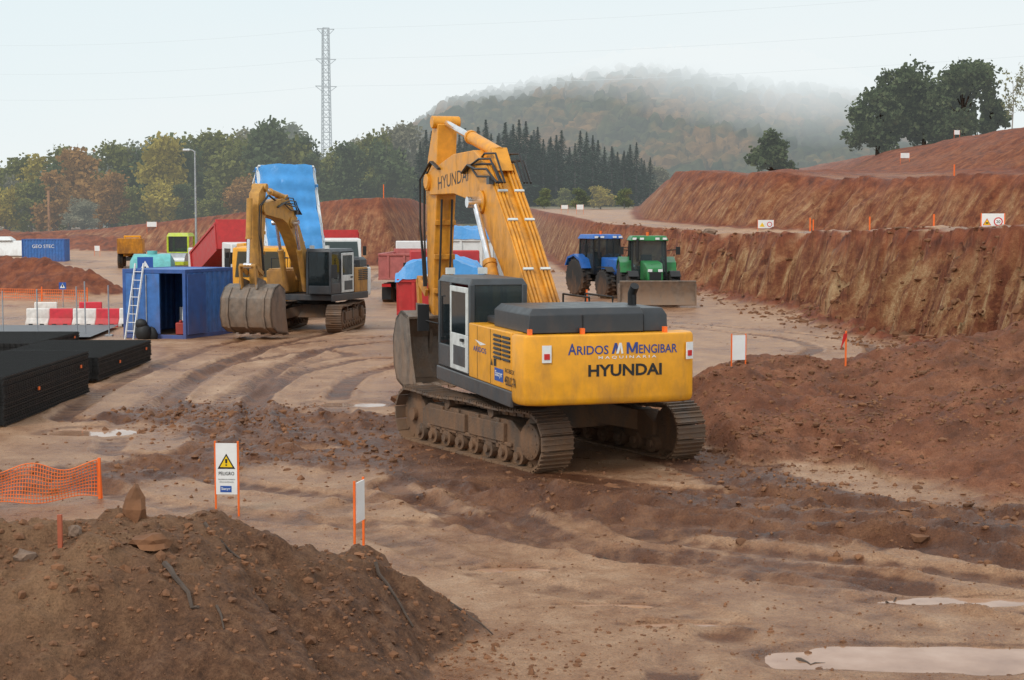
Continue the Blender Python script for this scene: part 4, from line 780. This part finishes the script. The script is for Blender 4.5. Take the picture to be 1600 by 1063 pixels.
# ---------------------------------------------------------------- signs, stakes, nets
def sign(label,p,rz,w,h,zb,pm='orange',ov=.03,inset=-.012,back='sign_white',pw=.025):
    t=thing('site_sign',label,'sign',p,rz); pn=B().bb(-w/2,w/2,-.008,.008,zb,zb+h).build('panel',back,t)
    for x in(-w/2+inset,w/2-inset): B().box((x,.014,(zb+h+ov-.3)/2),(pw,pw,zb+h+ov+.3)).build('post',pm,t)
    return t,pn
def tri(par,x,z,r,m,y,name='warning_triangle'): return plate([(x-r,y,z),(x+r,y,z),(x,y,z+r*1.73)],m,par,name)
p=gp(355,803); p=V((p[0],p[1],gz(*p))); s,pn=sign('white danger sign with yellow warning triangle on orange posts behind the mound',p,R(-4),.3,.72,.32)
zb=.32; tri(pn,0,zb+.36,.125,'letter_black',-.010); tri(pn,0,zb+.385,.09,'sign_yellow',-.012); B().add([(-.012,-.014,zb+.44),(.012,-.014,zb+.44),(.018,-.014,zb+.5),(-.018,-.014,zb+.5)],[(0,1,2,3)]).bb(-.011,.011,-.015,-.013,zb+.405,zb+.425).build('exclamation_mark','letter_black',pn)
text('PELIGRO',.22,.05,(-.11,-.011,zb+.27),X,Z,'letter_black',pn); text('MAQUINARIA EN MOVIMIENTO',.24,.02,(-.12,-.011,zb+.2),X,Z,'letter_black',pn,bold=0); text('CIRCULE CON PRECAUCION',.2,.018,(-.1,-.011,zb+.165),X,Z,'letter_black',pn,bold=0)
plate([(-.09,-.011,zb+.03),(.07,-.011,zb+.03),(.07,-.011,zb+.12),(-.09,-.011,zb+.12)],'sign_blue',pn,'company_plate'); text('Sacyr',.13,.05,(-.075,-.013,zb+.05),X,Z,'sign_white',pn)
p=gpt(563,862); sign('narrow white sign on orange posts seen almost edge-on at the foot of the mound',p,R(76),.3,.5,.38)
p=on(1156,32.2); sign('blank white sign back on orange posts on the right dirt heap',p,R(8),.28,.52,.2)
p=on(1550,74); s,pn=sign('white board with a warning triangle and speed limit on top of the bank',p,R(-12),1.05,.8,.15,'orange',.02,pw=.05)
tri(pn,-.27,.38,.2,'sign_red',-.010); tri(pn,-.27,.41,.15,'sign_yellow',-.013); B().bb(-.33,-.2,-.016,-.014,.46,.53).build('machine_symbol','letter_black',pn)
def disc(par,x,z,r,m,y,name): return plate([(x+r*math.cos(k*PI/12),y,z+r*math.sin(k*PI/12)) for k in range(24)],m,par,name)
disc(pn,.25,.56,.21,'sign_red',-.010,'speed_limit_ring'); disc(pn,.25,.56,.155,'sign_white',-.013,'speed_limit_disc'); text('20',.19,.14,(.155,-.016,.49),X,Z,'letter_black',pn); text('PRECAUCION',.8,.07,(-.4,-.011,.19),X,Z,'letter_black',pn)
p=on(1196,103); s,pn=sign('small white board with warning symbols on the terrace edge',p,0,1.05,.55,.1); tri(pn,-.25,.2,.17,'sign_yellow',-.012); disc(pn,.25,.36,.17,'sign_red',-.010,'speed_limit_ring'); disc(pn,.25,.36,.12,'sign_white',-.013,'speed_limit_disc')
for px,Y,w_,h_,lb in ((1411,140,.8,.45,'small white board on the upper earth terrace below the oaks'),(1491,145,.5,.4,'tiny white board on the top terrace at right'),(882,165,.7,.4,'left small white board at the top of the far cut'),(906,160,.7,.5,'right small white board at the top of the far cut'),(238,160,1.0,.5,'white board on the far earth left of the lamp post'),(152,150,.5,.5,'tiny white board in the far yard'),(13,152,.5,.6,'tiny white board at the far left edge'),(1557,78,.3,.2,'tiny white board just above the speed limit board')): sign(lb,on(px,Y),0,w_,h_,.5)
for px,Y,m,lb in ((97,74,'sign_blue','small blue and white sign on a pole by the left berm'),(227,58.5,'sign_blue','square blue pedestrian sign showing above the container roof')):
    p=on(px,Y); t=thing('traffic_sign',lb,'sign',p); hz_=2.75 if px==227 else 1.2; B().tube((0,0,-.1),(0,0,hz_),.025,n=8).build('pole','steel',t); a=.3 if px==227 else .17
    pn=B().bb(-a,a,-.045,-.03,hz_-2*a,hz_).build('panel',m,t); tri(pn,0,hz_-2*a+.07,a*.75,'sign_white',-.048,'white_triangle'); B().bb(-.03,.03,-.052,-.05,hz_-2*a+.12,hz_-2*a+.24).build('walker_symbol','letter_black',pn)
def stake(lb,p,h,m='orange',tape=False,lean=0,w=.035):
    t=thing('marker_stake',lb,'stake',p,0); B().bar((0,0,-.2),(lean,0,h),w,w).build('stake',m,t)
    if tape: B().add([(.02,-.02,h-.05),(.02,-.02,h-.12),(-.12,-.03,h-.4),(-.06,-.04,h-.06)],[(0,1,2,3)]).build('marker_tape','sign_red',t)
stake('orange stake with red and white tape on the right dirt heap',on(1324,32.6),.75,tape=True)
for px,Y,h_,lb in ((1458,76,1.0,'orange stake on the bank top left of the speed limit board'),(1358,84,1.0,'orange stake on the bank top in the middle of the terrace'),(1265,93,1.0,'orange stake right of the small symbol board'),(1270,97,.9,'far orange stake behind the terrace edge'),(917,70,.95,'orange stake in front of the blue tractor'),(1488,98,.9,'orange stake on the second cut at right'),(600,140,1.2,'stake on the red cut behind the trucks')): stake(lb,on(px,Y),h_,w=.075)
x,y=at(95,880,12.6).x,12.6; stake('short rust red peg driven into the foreground mound',(x,y,gz(x,y)),.27,mat('peg_red',(.38,.09,.04),.7))
# orange net
p0,p1=gpt(156,779),gpt(-60,800); t=thing('safety_net','orange plastic safety net strung left of the danger sign','net',(p0.x,p0.y,p0.z)); d=(p1-p0); d.z=0; b=B(); nn=46; rows=11; hN=.52
def npnt(u,v): return V((d.x*u,d.y*u,.03+hN*v*(1-.12*math.sin(u*PI*2)**2)+.03*math.sin(u*11+v*2)))+V((0,.05*math.sin(u*9+v*3),0))
for i in range(nn): b.path([npnt(i/nn,v/6) for v in range(7)],.006,4)
for j in range(rows): b.path([npnt(u/24,j/(rows-1)) for u in range(25)],.008 if j in(0,rows-1) else .006,4)
b.build('net','net_orange',t); B().bar((0,0,-.2),(0,0,.6),.04,.04).build('post','orange',t); B().bar((.03,.01,-.1),(.0,.01,.5),.03,.03).build('post','orange',t); B().bar((d.x,d.y,-.2),(d.x,d.y,.62),.04,.04).build('post','orange',t)
p0,p1=on(-40,80),on(135,78); t=thing('safety_net','faded orange net along the far left berm','net',p0); b=B(); d=p1-p0
for i in range(60): b.tube(d*(i/59),d*(i/59)+V((0,0,.6)),.012,n=4)
for j in range(5): b.tube(V((0,0,.15*j)),d+V((0,0,.15*j)),.012,n=4)
b.build('net','net_orange',t)
for u in(.2,.6,1): B().bar(d*u+V((0,0,-.2)),d*u+V((0,0,.75)),.05,.05).build('post','orange',t)
# rocks and roots
def rock(lb,px,py,Y,s,m='rock',sz=(1,1,1)):
    x=at(px,py,Y).x; v=IV2*(1+.16*rng.normal(size=(len(IV2),1)))*s*np.array(sz); o=npmesh('rock',v,IF2,M[m],None,False); o.location=(x,Y,gz(x,Y)+s*sz[2]*.35); tag(o,lb,'rock')
rock('dark pointed clod standing on the mound crest',211,785,13.6,.12,'clod',(.8,.7,1.7)); rock('dark flat rock on the mound face',235,872,12.9,.13,'clod',(1.3,.8,.6)); rock('pale stone near the left of the mound',40,868,12.5,.08,'rock',(1.2,.8,.7)); rock('grey boulder on the bank top above the tractors',1108,366,95,.4,'rock',(1.2,.8,.6)); rock('small stone by the red peg',118,840,12.8,.06); rock('heap of dark soil under the big bucket',662,604,34.6,.55,'clod',(1.5,1.,.35))
def root(lb,pts,r):
    q=[]
    for px,py,Y in pts: x=at(px,py,Y).x; q.append((x,Y,gz(x,Y)+r*.6))
    q2=[]
    for a,b_ in zip(q[:-1],q[1:]):
        for k in range(3):
            u=k/3; x=a[0]+(b_[0]-a[0])*u+random.uniform(-1,1)*r; y=a[1]+(b_[1]-a[1])*u+random.uniform(-1,1)*r; q2.append((x,y,gz(x,y)+r*random.uniform(.2,1.2)))
    q2.append(q[-1]); tag(B().path(q2,[r*(1-.6*i/len(q2)) for i in range(len(q2))],6).build('root','bark'),lb,'root')
root('thick broken root in the middle of the mound face',[(258,915,12.6),(285,945,12.3),(310,965,12.1)],.028); root('thin root below the danger sign on the mound',[(320,832,13.7),(345,830,13.6),(375,838,13.5)],.018); root('dark stick at the right foot of the mound',[(585,872,14.6),(612,885,14.4),(645,905,14.2)],.02); root('thin stick low on the mound near the bottom',[(340,970,12.2),(350,1000,12.0)],.013); root('long thin twig lying on the road before the excavator',[(945,877,18.3),(985,870,18.5),(1040,876,18.4)],.018); root('twig between the long puddle and the slivers',[(1385,948,16.2),(1400,930,16.6)],.014); root('dark branch near the bottom beside the large puddle',[(1245,1030,14.3),(1265,1042,14.1),(1300,1036,14.2)],.022); root('broken stick at the mound toe',[(690,940,15.3),(720,952,15.2),(770,958,15.0)],.014)
# ---------------------------------------------------------------- light, world, camera
SE,SR=R(52),R(205)
w=bpy.data.worlds.new('World'); sc.world=w; w.use_nodes=True; nt=w.node_tree; nt.nodes.clear()
sk=N(nt,'TexSky',sky_type='NISHITA',sun_disc=False,sun_elevation=SE,sun_rotation=SR)
gv=N(nt,'TexCoord').outputs['Generated']; sx_=N(nt,'SeparateXYZ',{0:gv}); z=sx_.outputs[2]
ns=noise(nt,N(nt,'Mapping',{'Vector':gv,'Scale':(1,1,3.5)}).outputs[0],2.6,6,.55)
zz=mth(nt,'ADD',z,mth(nt,'MULTIPLY',mth(nt,'SUBTRACT',ns,.5),.12)); zz=mth(nt,'SUBTRACT',zz,mth(nt,'MULTIPLY',sx_.outputs[0],.09))
oc=ramp(nt,zz,[(0.,(.83,.885,.895)),(.09,(.835,.89,.90)),(.18,(.77,.87,.90)),(.27,(.81,.9,.93)),(1.,(1.02,1.05,1.07))])
bg1=N(nt,'Background',{0:sk.outputs[0],1:.08}); bg2=N(nt,'Background',{0:oc,1:1.06}); ms=N(nt,'MixShader',{0:.94,1:bg1.outputs[0],2:bg2.outputs[0]}); ow=N(nt,'OutputWorld'); nt.links.new(ms.outputs[0],ow.inputs[0])
sl=bpy.data.lights.new('sun','SUN'); sl.energy=1.5; sl.angle=R(14); sl.color=(1,.95,.88); so=bpy.data.objects.new('sun',sl); col.objects.link(so); so.rotation_euler=(R(48),0,R(-35))
cam=bpy.data.cameras.new('camera'); cam.lens=54; cam.sensor_width=36; cam.clip_end=8000; co=bpy.data.objects.new('camera',cam); col.objects.link(co); co.location=(0,0,H); co.rotation_euler=(PI/2-P,0,0); sc.camera=co
sc.view_settings.view_transform='Standard'; sc.view_settings.look='None'; sc.view_settings.exposure=0
